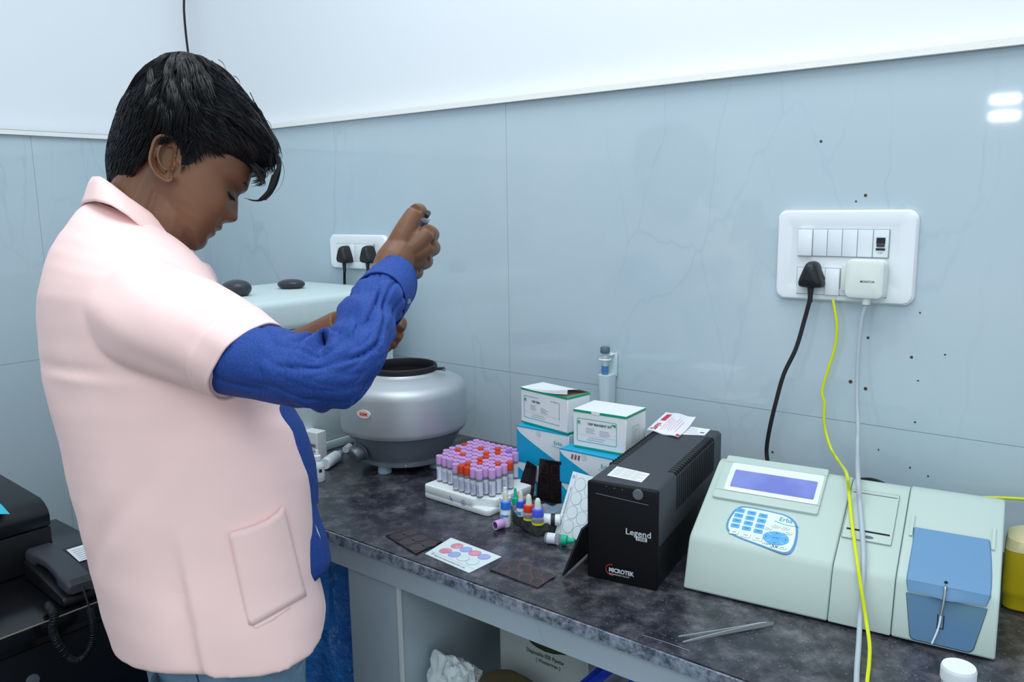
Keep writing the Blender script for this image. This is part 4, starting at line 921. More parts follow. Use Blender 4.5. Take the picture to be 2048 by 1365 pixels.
for da in (-0.62, 0.95, 2.9):
    a = fa+da; b = B(); b.lathe([(0, 0.0004), (0.014, 0.0004), (0.015, 0.002), (0.013, 0.019), (0, 0.019)], M('pale_foot', (170,190,210), 0.5), 24, T(0.078*math.cos(a), 0.078*math.sin(a), 0)); b.obj('foot', dr)
kd = V((math.cos(fa-0.95), math.sin(fa-0.95), -0.35)).normalized()
b = B(); b.lathe([(0, 0), (0.022, 0), (0.022, 0.004), (0.017, 0.005), (0.0165, 0.022), (0.014, 0.024), (0, 0.024)], steel_dk, 28, FR(V((0.112*math.cos(fa-0.95), 0.112*math.sin(fa-0.95), 0.052)), kd.orthogonal(), kd.cross(kd.orthogonal()))); b.obj('speed_knob', dr)
def ondrum(px, py, R_):
    d = ray(px, py); ox, oy = CAM.x-dc.x, CAM.y-dc.y
    A = d.x**2+d.y**2; Bq = 2*(ox*d.x+oy*d.y); Cq = ox*ox+oy*oy-R_*R_; t = (-Bq-math.sqrt(Bq*Bq-4*A*Cq))/(2*A); return CAM+d*t-dc
bp = ondrum(727, 829, 0.137); nn = V((bp.x, bp.y, 0)).normalized(); BM = FR(bp, V((0, 0, 1)).cross(nn), (0, 0, 1))
b = B(); b.prism([(0.0165*math.cos(2*math.pi*k/40), 0.0088*math.sin(2*math.pi*k/40)) for k in range(40)], -0.003, 0.0004, M('badge_white', (236,222,214), 0.4), BM)
b.text('REMI', 0.0092, M('badge_red', (216,60,30), 0.4), BM @ T(0, -0.0034, 0.0006), 0.045, 'CENTER'); b.obj('maker_badge', dr)
sp = ondrum(812, 938, 0.098); b = B(); b.lathe([(0, 0.002), (0.0035, 0.0015), (0.004, 0), (0, 0)], steel, 14, FR(V((sp.x, sp.y, 0.023)), V((0, 0, 1)).cross(V((sp.x, sp.y, 0)).normalized()), (0, 0, 1))); b.obj('screw', dr)

# ------------------------------------------------------------------ big white lidded cabinet centrifuge in the corner and what lies on it
cab_m = M('hammered_white', (206,222,222), 0.5, bump=(220, 0.35, 0.0015)); cab_m2 = M('cabinet_white', (200,216,218), 0.4)
bx0, bx1, by0, by1 = -1.846, -1.474, -0.60, -0.055
wc = thing('lab_cabinet', 'large white enamelled cabinet unit with a textured lid in the corner', 'cabinet', ((bx0+bx1)/2, (by0+by1)/2, ZT))
cx, cy = (bx0+bx1)/2, (by0+by1)/2
b = B(); b.box((0, 0, 0.156), (bx1-bx0-0.006, by1-by0-0.006, 0.270), cab_m2, 0.004); b.obj('cabinet_body', wc)
b = B(); b.box((0, 0, 0.326), (bx1-bx0, by1-by0, 0.068), cab_m, 0.016, 4); b.obj('textured_lid', wc)
b = B(); b.box((0, 0, 0.0105), (bx1-bx0+0.004, by1-by0+0.004, 0.020), M('cabinet_plinth', (190,206,208), 0.4), 0.003); b.obj('plinth', wc)
zl = ZT+0.3602
stone = M('grey_stone', (58,62,70), 0.3, noise_=(20, 3, 0.35, 0.7), rgb2=(46,48,54))
def stone_(label, px, py, rx, ry, rz, flat, group='dark pebbles on the cabinet lid'):
    p = Zp(px, py, zl); bm = bmesh.new(); bmesh.ops.create_uvsphere(bm, u_segments=36, v_segments=20, radius=1)
    for v in bm.verts:
        z_ = v.co.z; k = 1.0-0.14*max(0, -z_); q = math.copysign(abs(z_)**0.8, z_)
        v.co = V((v.co.x*rx*k, v.co.y*ry*k, (max(q, -flat)+flat)*rz))
    b = B(); b.addbm(bm, stone); o = b.obj('pebble'); o.location = (p.x, p.y, zl); o.rotation_euler = (0, 0, 0.6); tag(o, label, 'pebble', group)
stone_('larger rounded dark pebble on the white cabinet lid, beside the shoulder', 474, 592, 0.034, 0.030, 0.0215, 0.72)
stone_('smaller flat dark pebble on the white cabinet lid, towards the wall', 583, 577, 0.034, 0.026, 0.0135, 0.7)
# small bottles and a box beside the cabinet
p = Zp(637, 962); t = thing('dropper_bottle', 'white dropper bottle standing by the cabinet, next to the denim shirt', 'bottle', p)
b = B(); b.lathe([(0, 0.0003), (0.0125, 0.0003), (0.0135, 0.002), (0.0135, 0.036), (0.009, 0.042), (0, 0.042)], milky, 24); b.obj('bottle_body', t)
b = B(); b.lathe([(0.0136, 0.010), (0.0138, 0.010), (0.0138, 0.032), (0.0136, 0.032)], lab_m, 24); b.grid([[(0.0141*math.cos(a), 0.0141*math.sin(a), z) for a in (-0.5, -0.35, -0.2, -0.05)] for z in (0.021, 0.028)], M('navy_band')); b.obj('label', t)
b = B(); b.lathe([(0, 0.0423), (0.008, 0.0423), (0.0085, 0.044), (0.0075, 0.054), (0.0045, 0.056), (0.003, 0.066), (0, 0.067)], white_pl, 20); b.obj('cap', t)
r = 0.0125; z = ZT+r+0.0008
lying('dropper_bottle', 'white bottle lying on its side along the cabinet plinth', Zp(650, 929, z), Zp(684, 905, z), r, [('bottle_body', milky, [(0, 0), (.9, 0), (1, .04), (1, .66), (.6, .72), (0, .72)]), ('label', lab_m, [(1.01, .15), (1.03, .15), (1.03, .55), (1.01, .55)]), ('cap', M('pale_blue_cap', (150,172,200), 0.4), [(0, .725), (.7, .725), (.65, .9), (.3, 1), (0, 1)])])
r = 0.008; z = ZT+r+0.0008
lying('stopper', 'small white cap lying by the cabinet plinth behind the lying bottle', Zp(691, 900, z), Zp(700, 893, z), r, [('cap_shell', white_pl, [(0, 0), (1, 0), (1, .9), (.8, 1), (0, 1)])], 'cap')
p = Zp(622, 925); bxo = thing('medicine_box', 'small white printed box standing behind the dropper bottle', 'box', (p.x-0.010, p.y+0.022, ZT), 0.1)
b = B(); b.box((-0.013, 0.008, 0.0315), (0.052, 0.028, 0.062), carton, 0.0008, 1); b.obj('carton_body', bxo)
b = B(); F = FR((-0.013, -0.0063, 0), (1, 0, 0), (0, 0, 1)); b.rect(0.006, 0.028, 0.020, 0.036, 0, ink_g, F); b.rect(0.008, 0.018, 0.022, 0.020, 0, red_pr, F); lettered_lines(b, F, -0.02, 0.05, 5, 0.03, 0.008); b.obj('printed_panel', bxo)

# ------------------------------------------------------------------ under the counter
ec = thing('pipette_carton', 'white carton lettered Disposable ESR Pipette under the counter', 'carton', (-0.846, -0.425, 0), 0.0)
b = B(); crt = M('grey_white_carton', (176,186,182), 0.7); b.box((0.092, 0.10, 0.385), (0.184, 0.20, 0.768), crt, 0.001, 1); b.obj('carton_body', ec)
b = B(); F = FR((0, -0.0006, 0), (1, 0, 0), (0, 0, 1))
def ecf(px, py): q = Lp(ec, px, py, (0, 0, 0), (0, 1, 0)); return q.x, q.z
x, z = ecf(1053, 1302); dkg = M('olive_ink', (66,84,66), 0.6); b.text('Disposable ESR Pipette', 0.0098, dkg, F @ T(x, z, 0), 0.02, sx=0.84); x, z = ecf(1072, 1322); b.text('( Westergren )', 0.0098, dkg, F @ T(x, z, 0), 0.02, sx=0.84)
ga = [ecf(*q) for q in ((1055,1277),(1064,1288),(1075,1296),(1090,1304),(1107,1309),(1146,1312),(1146,1262),(1055,1262))]; b.add([(p[0], p[1], 0) for p in ga], [tuple(range(8))], M('dark_green_print', (40,62,30), 0.6), F)
b.obj('printed_panel', ec)
b = B(); cf = M('white_fluff', (214,226,228), 0.9, bump=(90, 0.6, 0.004)); fz = Yp(918, 1350, -0.505)
fl = thing('cotton_bundle', 'white fluffy cotton bundle under the counter beside the tiled pier', 'cotton', (fz.x-0.004, fz.y, 0))
rows = []
for i in range(34):
    th = math.pi*i/33; row = []
    for j in range(64):
        ph = 2*math.pi*j/64; q = V((math.cos(ph)*math.sin(th), math.sin(ph)*math.sin(th), math.cos(th)))
        n_ = 0.30*noise.noise(q*1.6)+0.34*(0.35-abs(noise.noise(q*2.8+V((3, 1, 2)))))+0.10*(0.3-abs(noise.noise(q*7)))+0.5*math.exp(-((q-V((-0.55, -0.2, 0.8)).normalized()).length/0.30)**2)
        r_ = 1+n_; row.append((0.046*r_*q.x, 0.036*r_*q.y, fz.z-0.024+0.046*r_*q.z))
    rows.append(row)
b.grid(rows, cf, cu=True)
b.obj('cotton', fl)
sz = Yp(990, 1352, -0.49)
sk = thing('brown_sack', 'brown paper sack standing on the floor under the counter', 'sack', (sz.x+0.026, -0.49, 0))
b = B(); rows = []
for zz, w, d in ((0.001, 0.06, 0.05), (0.05, 0.066, 0.055), (0.35, 0.064, 0.052), (0.62, 0.062, 0.05), (sz.z-0.012, 0.056, 0.045), (sz.z, 0.04, 0.03)):
    rows.append([(w*math.cos(a)*(1+0.06*math.sin(5*a+zz*20)), d*math.sin(a)*(1+0.06*math.sin(4*a+zz*9)), zz) for a in [2*math.pi*k/32 for k in range(32)]])
b.grid(rows, M('kraft_paper', (92,84,58), 0.8, bump=(30, 0.3, 0.003)), cu=True, cap=True); b.obj('sack_body', sk)
cr = thing('blue_crate', 'bright blue plastic crate under the counter right of the carton', 'crate', (-0.555, -0.44, 0))
b = B(); bc = M('crate_blue', (20,70,220), 0.35); zc = 0.70
for z in (zc-0.012, zc-0.09, 0.35, 0.02):
    for y in (-0.11, 0.11): b.box((0.02, y, z), (0.19, 0.012, 0.022), bc, 0.002)
    for x in (-0.075, 0.115): b.box((x, 0, z), (0.012, 0.23, 0.022), bc, 0.002)
for x, y in ((-0.075, -0.11), (0.115, -0.11), (-0.075, 0.11), (0.115, 0.11), (0.02, -0.11)): b.box((x, y, zc/2), (0.018, 0.014, zc-0.004), bc, 0.002)
b.obj('crate_frame', cr)
# blue plastic bag hanging in the gap left of the pier
bgm = M('blue_bag', (52,122,196), 0.22, noise_=(9, 4, 0.35, 0.65), rgb2=(38,94,170), bump=(22, 1.0, 0.02))
b = B(); rows = []
bcx, bcy = -1.215, -0.50
for i in range(26):
    u = i/25; z = 0.79*(1-u)+0.004*u; w = 0.075+0.060*min(1, u*3.0); d = 0.040+0.055*min(1, u*2.4); row = []
    for j in range(48):
        a = 2*math.pi*j/48; n_ = 1+0.20*noise.noise(V((math.cos(a)*2.5, math.sin(a)*2.5, u*5)))+0.16*(0.5-abs(noise.noise(V((math.cos(a)*5, math.sin(a)*5, u*7)))))
        row.append((bcx+w*math.cos(a)*n_-0.01*u, bcy+d*math.sin(a)*n_-0.02*u, z+0.012*noise.noise(V((a, u*7, 3)))*(1 if 0 < i < 25 else 0)))
    rows.append(row)
b.grid(rows, bgm, cu=True, cap=True); o = b.obj('waste_bag'); tag(o, 'blue plastic waste bag standing in the gap left of the tiled pier', 'bag')

# ------------------------------------------------------------------ black desk with printer and telephone, on the left
dk_m = M('black_lacquer', (14,14,17), 0.2, noise_=(8, 4, 0.4, 0.7), rgb2=(22,22,25))
DZ = 0.76
ds = thing('black_desk', 'glossy black desk with a worn front edge, under the printer', 'desk', (-1.60, -1.2, 0))
b = B(); b.box((0.0, -0.13, DZ-0.0135), (0.46, 1.18, 0.025), dk_m, 0.002); b.obj('desk_top', ds)
b = B(); b.box((-0.008, -0.13, 0.367), (0.430, 1.16, 0.733), dk_m, 0.002); b.obj('carcass', ds)
b = B(); b.box((0.209, -0.13, 0.640), (0.004, 1.14, 0.145), black_sat, 0.001); b.obj('drawer_front', ds)
b = B(); b.box((0.209, -0.13, 0.30), (0.004, 1.14, 0.50), black_sat, 0.001); b.obj('door', ds)
hp = Xp(66, 1362, -1.388)-V((-1.60, -1.2, 0)); b = B(); b.lathe([(0, 0.004), (0.010, 0.003), (0.011, 0), (0, 0)], steel_dk, 18, FR((0.2115, hp.y, hp.z), (0, 1, 0), (0, 0, 1))); b.obj('lock', ds)
b = B(); b.tube([V((0.2302, -0.70, DZ-0.0012)), V((0.2302, 0.459, DZ-0.0012))], 0.0012, M('worn_edge', (128,126,122), 0.4), 6); tag(b.obj('worn_edge', ds), 'pale worn front edge')
# printer
pr_c = V((-1.580, -0.846, DZ))
prn = thing('printer', 'black desktop printer with a cyan sheet on top, at the left edge', 'printer', (pr_c.x, pr_c.y, DZ+0.0006))
PM = FR((0, 0.0, 0), (1, 0, 0), (0, 0, 1))
b = B(); b.prism([(0, 0), (0.0, 0.078), (-0.30, 0.078), (-0.30, 0)], 0.0, 0.42, black_pl, PM, 0.003); b.obj('lower_unit', prn)
b = B(); b.prism([(0.002, 0.080), (0.002, 0.102), (-0.004, 0.112), (-0.016, 0.121), (-0.034, 0.127), (-0.29, 0.139), (-0.30, 0.130), (-0.30, 0.080)], 0.0, 0.42, black_sat, PM, 0.003); b.obj('upper_unit', prn)
b = B(); b.rect(-0.5, 0, 0, 0, 0, void) if False else None
q = [Zp(*e, DZ+0.142) for e in ((18, 1013), (0, 996), (-60, 996), (-30, 1015))]; b = B(); b.add([V((p.x-pr_c.x, p.y-pr_c.y, 0.1282+(-(p.x-pr_c.x)-0.034)*0.0470+0.0008)) for p in q], [(0, 1, 2, 3)], M('cyan_sheet', (40,190,214), 0.4)); b.obj('cyan_sheet', prn)
# telephone
ph_p0 = Zp(118, 1202, DZ); ph_ax = V((-0.93, 0.36, 0)).normalized()
pm = FR(V((-1.388, -0.914, DZ+0.0006)), V((0.05, 1, 0)), V((-1, 0.05, 0)))
ph = thing('telephone', 'black corded desk telephone with keypad and paper label', 'telephone', mat=pm)
PX = FR((0, 0, 0), (0, 1, 0), (0, 0, 1))
b = B(); b.prism([(0, 0), (0, 0.012), (0.006, 0.017), (0.172, 0.036), (0.180, 0.032), (0.180, 0)], 0.0, 0.165, black_sat, PX, 0.004, 2); b.obj('telephone_base', ph)
sl = math.atan2(0.019, 0.166); TF = FR((0, 0.006, 0.0176), (1, 0, 0), (0, math.cos(sl), math.sin(sl)))
b = B()
hs = []
for u, z, rx, rz in ((0.0, 0.036, 0.019, 0.007), (0.008, 0.040, 0.022, 0.013), (0.040, 0.047, 0.023, 0.013), (0.052, 0.055, 0.021, 0.008), (0.095, 0.066, 0.020, 0.007), (0.138, 0.070, 0.021, 0.008), (0.152, 0.067, 0.023, 0.013), (0.186, 0.069, 0.023, 0.013), (0.198, 0.066, 0.020, 0.008)):
    hs.append([(0.028+x, u-0.010, z-0.005-u*0.125+zz) for x, zz in rrect(-rx, -rz, rx, rz, min(rx, rz)*0.6, 4)])
b.grid(hs, dark_grey, cu=True, cap=True); b.obj('handset', ph)
b = B(); b.rect(0.068, 0.098, 0.150, 0.156, 0.0008, paper, TF)
for k in range(6): b.rect(0.074, 0.104+0.008*k, 0.143-0.004*(k % 3), 0.1055+0.008*k, 0.0010, ink_g, TF)
b.obj('paper_label', ph)
for i in range(3):
    for j in range(4):
        b = B(); x, y = 0.082+0.021*i, 0.018+0.0180*j; b.box((x, y, 0.002), (0.015, 0.011, 0.004), black_pl, 0.001, m=TF); b.text('123456789*0#'[i+3*(3-j)], 0.006, white_pl, TF @ T(x-0.002, y-0.002, 0.0042), 0.02); b.obj('key', ph)
# coiled cord: from the handset's near end, looping over the desk front and back up to the base
a0 = ph and (pm @ V((0.028, -0.011, 0.038)))
cpts = bez([a0, Xp(178, 1215, -1.352), Xp(183, 1235, -1.345), Xp(186, 1262, -1.345), Xp(180, 1295, -1.345), Xp(160, 1320, -1.345), Xp(138, 1318, -1.345), Xp(116, 1290, -1.345), Xp(106, 1262, -1.345), Xp(108, 1235, -1.345), Zp(104, 1222, DZ+0.012), Zp(97, 1212, DZ+0.010)], 14)
co = []; tot = 0; straight = 16
for i, p in enumerate(cpts):
    if i < straight: co.append(p); continue
    pn = cpts[min(i+1, len(cpts)-1)]; ax = (pn-cpts[i-1]).normalized(); s1 = ax.orthogonal().normalized(); s2 = ax.cross(s1)
    seg = (pn-p)
    for k in range(8):
        a = 2*math.pi*((i % 2)*8+k)/16; co.append(p+seg*(k/8)+(V((0, 1, 0)).cross(ax).normalized()*math.cos(a)+ax.cross(V((0, 1, 0)).cross(ax)).normalized()*math.sin(a))*0.0054)
b = B(); b.tube(co, 0.0016, black_sat, 6); b.obj('coiled_cord', ph, True)
# ================================================================== the person
DC = 1.20
pr0 = Dp(420, 1000, DC); LR = ray(350, 750); LR = V((LR.x, LR.y, LR.z)).normalized()      # LR: line of sight, the figure's left-right axis
person = thing('person', 'person in a pink short-sleeved lab coat over denim, looking down, raising a pipette', 'person', (pr0.x, pr0.y, 0))
skin = M('brown_skin', (98,64,43), 0.45, noise_=(9, 4, 0.35, 0.7), rgb2=(122,84,58), bump=(420, 0.12, 0.0006), sss=0.05)
pink = M('pink_cotton', (253,217,212), 0.8, bump=(900, 0.12, 0.0004), sheen=0.1)
pink_in = M('pink_cotton_inside', (232,206,206), 0.85)
denim = M('blue_denim', (24,56,128), 0.8, noise_=(420, 3, 0.3, 0.7), rgb2=(36,77,157), bump=(900, 0.25, 0.0004))
jeans = M('washed_jeans', (98,128,152), 0.85, noise_=(14, 6, 0.35, 0.65), rgb2=(126,154,174), bump=(900, 0.3, 0.0005))
hair_m = M('black_hair', (11,12,16), 0.46, spec=0.42)
W4 = I4
def Pd(px, py, b=0.0, dc=DC): return Dp(px, py, dc)+LR*b
# ---------------------------------------------------------------- head
OX, OY = 337.0, 350.0
def Hp(s, t, b=0.0): return Dp(OX+s*0.88+t*0.47, OY+s*0.47-t*0.88, 1.215)+LR*b
def interp(tab, x, k):
    if x >= tab[0][0]: return tab[0][k]
    for a, c in zip(tab, tab[1:]):
        if c[0] <= x <= a[0]:
            u = (a[0]-x)/(a[0]-c[0]); return a[k]*(1-u)+c[k]*u
    return tab[-1][k]
FRONT = [(188,5),(183,40),(172,75),(155,108),(130,130),(100,143),(72,149.5),(60,151.5),(50,153),(44,152),(36,147),(28,143.5),(14,144.5),(0,145),(-14,145),(-26,144.5),(-30,143),(-38,142.5),(-43,145.5),(-47,145.5),(-51,139),(-54,135),(-57,138),(-62,139.5),(-67,136),(-72,131),(-76,130),(-82,132.5),(-90,132.5),(-97,130),(-104,124),(-110,114),(-114,98)]
BACK = [(188,5),(183,-32),(172,-62),(155,-92),(130,-110),(100,-120),(70,-123),(40,-121),(10,-115),(-20,-103),(-45,-82),(-60,-60),(-80,-20),(-95,25),(-104,60),(-110,80),(-114,90)]
WID = [(188,.004),(183,.026),(172,.045),(155,.058),(130,.068),(100,.074),(70,.0755),(40,.0745),(10,.0735),(-20,.0725),(-45,.069),(-65,.064),(-85,.055),(-97,.044),(-106,.032),(-114,.012)]
def head_pt(t, th):
    sf, sb, w = interp(FRONT, t, 1), interp(BACK, t, 1), interp(WID, t, 1)
    sfull = sf; smooth = sf if t > -31 else 143.0+(t+31)*0.16 if t > -100 else sf
    mid = sb+(sf-sb)*0.52; c, sn = math.cos(th), math.sin(th)
    e = 0.90 if c > 0 else 0.95
    s = mid+(sf-mid if c > 0 else mid-sb)*math.copysign(abs(c)**e, c); b = w*math.copysign(abs(sn)**0.92, sn)
    if c > 0:
        s += (smooth-sfull)*c*(1-math.exp(-(b/0.023)**4))
        fz = lambda v, m_, sg: math.exp(-((v-m_)/sg)**2)
        nose = 0.0
        NO = [(34,0),(26,1.5),(14,7),(0,13),(-6,16),(-11,19),(-16,19.5),(-20,17.5),(-24,13),(-27,7),(-30,2),(-33,0)]
        if -33 < t < 34: nose = interp(NO, t, 1)
        sg = 0.0095 if t > 8 else 0.0095+0.006*min(1, (8-t)/20)
        s += nose*fz(b, 0, sg)
        s += 4.0*fz(t, -19, 9)*(fz(b, 0.0145, 0.006)+fz(b, -0.0145, 0.006))                      # nostril wings
        for sd in (-1, 1):
            s -= 10.0*fz(t, 26, 13)*fz(b, sd*0.031, 0.017)                                      # eye socket
            s += 6.0*fz(t, 22, 7)*fz(b, sd*0.031, 0.012)                                        # lowered eyelid
            s -= 3.5*fz(t, 14.5, 2.2)*fz(b, sd*0.031, 0.014)                                    # lid line
            s += 3.0*fz(t, 50, 9)*fz(b, sd*0.030, 0.022)                                        # brow ridge
            s += 5.0*fz(t, -12, 22)*fz(b, sd*0.046, 0.016)                                      # cheek
            s -= 2.0*fz(t, -36, 10)*fz(b, sd*0.027, 0.005)                                       # smile fold
    return Hp(s, t, b)
body = B()
rows = []
ts = [188-2.0*k for k in range(152)]
NT = 96
for t in ts: rows.append([head_pt(t, 2*math.pi*j/NT) for j in range(NT)])
body.grid(rows, skin, cu=True, cap=True)
# ear (near side and far side)
EO = [(800,330),(740,260),(650,215),(560,200),(470,215),(400,270),(350,370),(320,480),(290,600),(290,700),(320,800),(380,900),(450,970),(560,1030),(640,1040),(680,1000),(690,940)]
for sd in (-1, 1):
    def Ep(x, y, b): 
        px, py = 270+x/9.753, 280+y/9.75
        dx, dy = px-OX, py-OY; return Hp(dx*0.88+dy*0.47+4, dx*0.47-dy*0.88, sd*b)
    out = [(x, y, 0.0815+0.0105*max(0, min(1, (800-x)/450))) for x, y in EO]
    body.tube([p for p in bez([Ep(*o) for o in out], 5)], [0.0014]+[0.0026]*78+[0.0034, 0.0030], skin, 8)
    cen = [Ep(x*0.55+620*0.45, y*0.55+600*0.45, 0.0735) for x, y in EO]; o2 = [Ep(x, y, b-0.001) for x, y, b in out]; bk = [Ep(x*0.8+620*0.2, y*0.8+600*0.2, 0.066) for x, y in EO]
    ring0 = [Ep(640, 600, 0.071)]*len(EO)
    rws = [ring0, cen, o2, bk]
    body.grid(rws, skin, cu=True, cap=True)
    body.tube(bez([Ep(680, 380, .079), Ep(560, 330, .081), Ep(460, 430, .083), Ep(430, 600, .083), Ep(500, 750, .081), Ep(600, 830, .079)], 5), 0.0022, skin, 8)
    body.tube([Ep(800, 640, .0715), Ep(760, 700, .0755), Ep(730, 780, .073)], 0.0032, skin, 8)
    body.tube([Ep(560, 1010, .076), Ep(620, 960, .076), Ep(700, 900, .072)], [0.0045, 0.004, 0.003], skin, 8)
# neck and torso core
def tubep(pts, rad, n=20, sub=6):
    P = bez([p for p in pts], sub); R = []
    for i in range(len(rad)-1):
        for k in range(sub): R.append(rad[i]*(1-k/sub)+rad[i+1]*k/sub)
    R.append(rad[-1]); body.tube(P, R, skin, n)
tubep([Pd(262, 530), Pd(270, 480), Pd(280, 438), Pd(298, 392), Pd(322, 335)], [0.070, 0.062, 0.0555, 0.052, 0.046])
tubep([Pd(330, 480), Pd(345, 440), Pd(350, 400)], [0.045, 0.048, 0.045])
tubep([Pd(265, 535), Pd(275, 640), Pd(320, 780), Pd(365, 940), Pd(400, 1100), Pd(425, 1250)], [0.06, 0.100, 0.115, 0.125, 0.12, 0.07])
for sd in (-1, 1):
    sh = Pd(270, 605, sd*0.145); tubep([Pd(268, 550, sd*0.02), Pd(268, 575, sd*0.08), sh], [0.05, 0.045, 0.042])
    hip = Pd(430, 1250, sd*0.085); kn = V((pr0.x, pr0.y, 0.42))+LR.cross(V((0, 0, 1))).normalized()*0.02+V((LR.x, LR.y, 0)).normalized()*sd*0.10
    ak = V((kn.x, kn.y, 0.09)); tubep([hip, (hip+kn)/2, kn, (kn+ak)/2+V((0, 0, 0.05)), ak], [0.045, 0.052, 0.048, 0.046, 0.036])
# right arm (near): shoulder, elbow, wrist
tubep([Pd(270, 605, -0.145), Dp(400, 672, 1.02), Dp(550, 735, 0.98), Dp(660, 752, 0.965)], [0.042, 0.040, 0.034, 0.028])
tubep([Dp(660, 752, 0.965), Dp(700, 700, 1.00), Dp(748, 610, 1.075), Dp(778, 548, 1.135)], [0.028, 0.029, 0.0285, 0.0255])
# right hand: a loose fist seen from the back, knuckles to the right, thumb on top
def F(px, py, d): return Dp(px, py, d)
tubep([F(776, 552, 1.132), F(790, 522, 1.142), F(806, 497, 1.150)], [0.0255, 0.027, 0.024])
wr = F(782, 540, 1.136)
for (mx, my, md, rr_), pip, dip, tip in (
    ((855, 465, 1.150, 0.0116), (864, 470, 1.188), (848, 474, 1.208), (832, 470, 1.196)),
    ((857, 491, 1.158, 0.0118), (866, 497, 1.196), (848, 504, 1.216), (830, 500, 1.200)),
    ((846, 518, 1.168, 0.0110), (852, 524, 1.203), (836, 530, 1.221), (820, 524, 1.206)),
    ((827, 539, 1.178, 0.0100), (834, 546, 1.206), (820, 551, 1.222), (806, 546, 1.210))):
    mc = F(mx, my, md)
    tubep([wr*0.55+F(806, 500, 1.150)*0.45, wr*0.25+mc*0.75, mc], [0.0165, 0.0135, rr_*1.06], 14)
    tubep([mc, F(*pip), F(*dip), F(*tip)], [rr_*1.04, rr_*0.95, rr_*0.86, rr_*0.72], 14)
tubep([F(796, 498, 1.146), F(811, 460, 1.143), F(831, 423, 1.146)], [0.0200, 0.0152, 0.0112], 14)
tubep([F(831, 423, 1.146), F(838, 422, 1.156), F(842, 425, 1.180), F(840, 432, 1.196)], [0.0110, 0.0108, 0.0096, 0.0080], 14)
tubep([F(806, 482, 1.146), F(822, 476, 1.146), F(842, 474, 1.150)], [0.0155, 0.0130, 0.0110], 14)
# left arm (far): forearm passes behind, hand below the right cuff
tubep([Pd(270, 605, 0.145), Dp(400, 665, 1.34), Dp(530, 735, 1.32)], [0.042, 0.040, 0.036])
tubep([Dp(530, 735, 1.32), Dp(610, 700, 1.29), Dp(686, 652, 1.255)], [0.036, 0.036, 0.026])
tubep([Dp(686, 652, 1.255), Dp(715, 648, 1.25), Dp(742, 650, 1.245)], [0.024, 0.027, 0.026])
for a, c, e, g in (((760, 632, 1.25), (786, 634, 1.245), (803, 646, 1.235), (800, 660, 1.225)), ((758, 650, 1.25), (784, 655, 1.248), (797, 668, 1.24), (792, 680, 1.23)), ((754, 664, 1.25), (778, 672, 1.25), (788, 684, 1.243), (782, 692, 1.235)), ((748, 676, 1.25), (766, 686, 1.25), (774, 694, 1.245), (768, 700, 1.24))):
    tubep([Dp(725, 652, 1.25), Dp(*a), Dp(*c), Dp(*e), Dp(*g)], [0.013, 0.0105, 0.0095, 0.0085, 0.007], 12)
tubep([Dp(712, 636, 1.245), Dp(745, 626, 1.225), Dp(775, 632, 1.215), Dp(792, 646, 1.215)], [0.013, 0.0105, 0.0095, 0.0075], 12)
# fuse everything into one continuous skin
tmp = bpy.data.objects.new('body_raw', body.mesh('body_raw', MW[person.name].inverted())); COL.objects.link(tmp)
md = tmp.modifiers.new('r', 'REMESH'); md.mode = 'VOXEL'; md.voxel_size = 0.0018; md.use_smooth_shade = True
ms = tmp.modifiers.new('s', 'SMOOTH'); ms.factor = 0.5; ms.iterations = 3
dg = bpy.context.evaluated_depsgraph_get(); me = bpy.data.meshes.new_from_object(tmp.evaluated_get(dg)); me.name = 'body'
bpy.data.objects.remove(tmp)
me.materials.clear(); me.materials.append(skin)
me.polygons.foreach_set('use_smooth', [True]*len(me.polygons))
me.materials.append(M('dark_lips', (84,46,42), 0.42))
_mw = MW[person.name]; _hc = Hp(137, -53)
for pg in me.polygons:
    c = _mw @ pg.center
    if (c-_hc).length > 0.05: continue
    v_ = c-CAM; dd = v_.dot(CF); dx, dy = IW/2+FPX*v_.dot(CR)/dd-OX, IH/2-FPX*v_.dot(CU)/dd-OY
    s_, t_ = dx*0.88+dy*0.47, dx*0.47-dy*0.88; bb = (c-Hp(s_, t_)).dot(LR)
    w_ = 1-(abs(bb)/0.024)**2
    if w_ > 0 and abs(t_+54) < 13.0*w_**0.7 and s_ > 112: pg.material_index = 1
bo = bpy.data.objects.new('body', me); COL.objects.link(bo); bo.parent = person

# ---------------------------------------------------------------- clothes
def wrinkle(p, sc, amp, seed=0.0): return amp*noise.noise(V((p.x*sc+seed, p.y*sc, p.z*sc)))
def tab(T_, y):      # rows of (y, ...) ascending
    if y <= T_[0][0]: return T_[0][1:]
    for a, c in zip(T_, T_[1:]):
        if a[0] <= y <= c[0]:
            u = (y-a[0])/(c[0]-a[0]); u = u*u*(3-2*u)*0.4+u*0.6
            return [p*(1-u)+q*u for p, q in zip(a[1:], c[1:])]
    return T_[-1][1:]
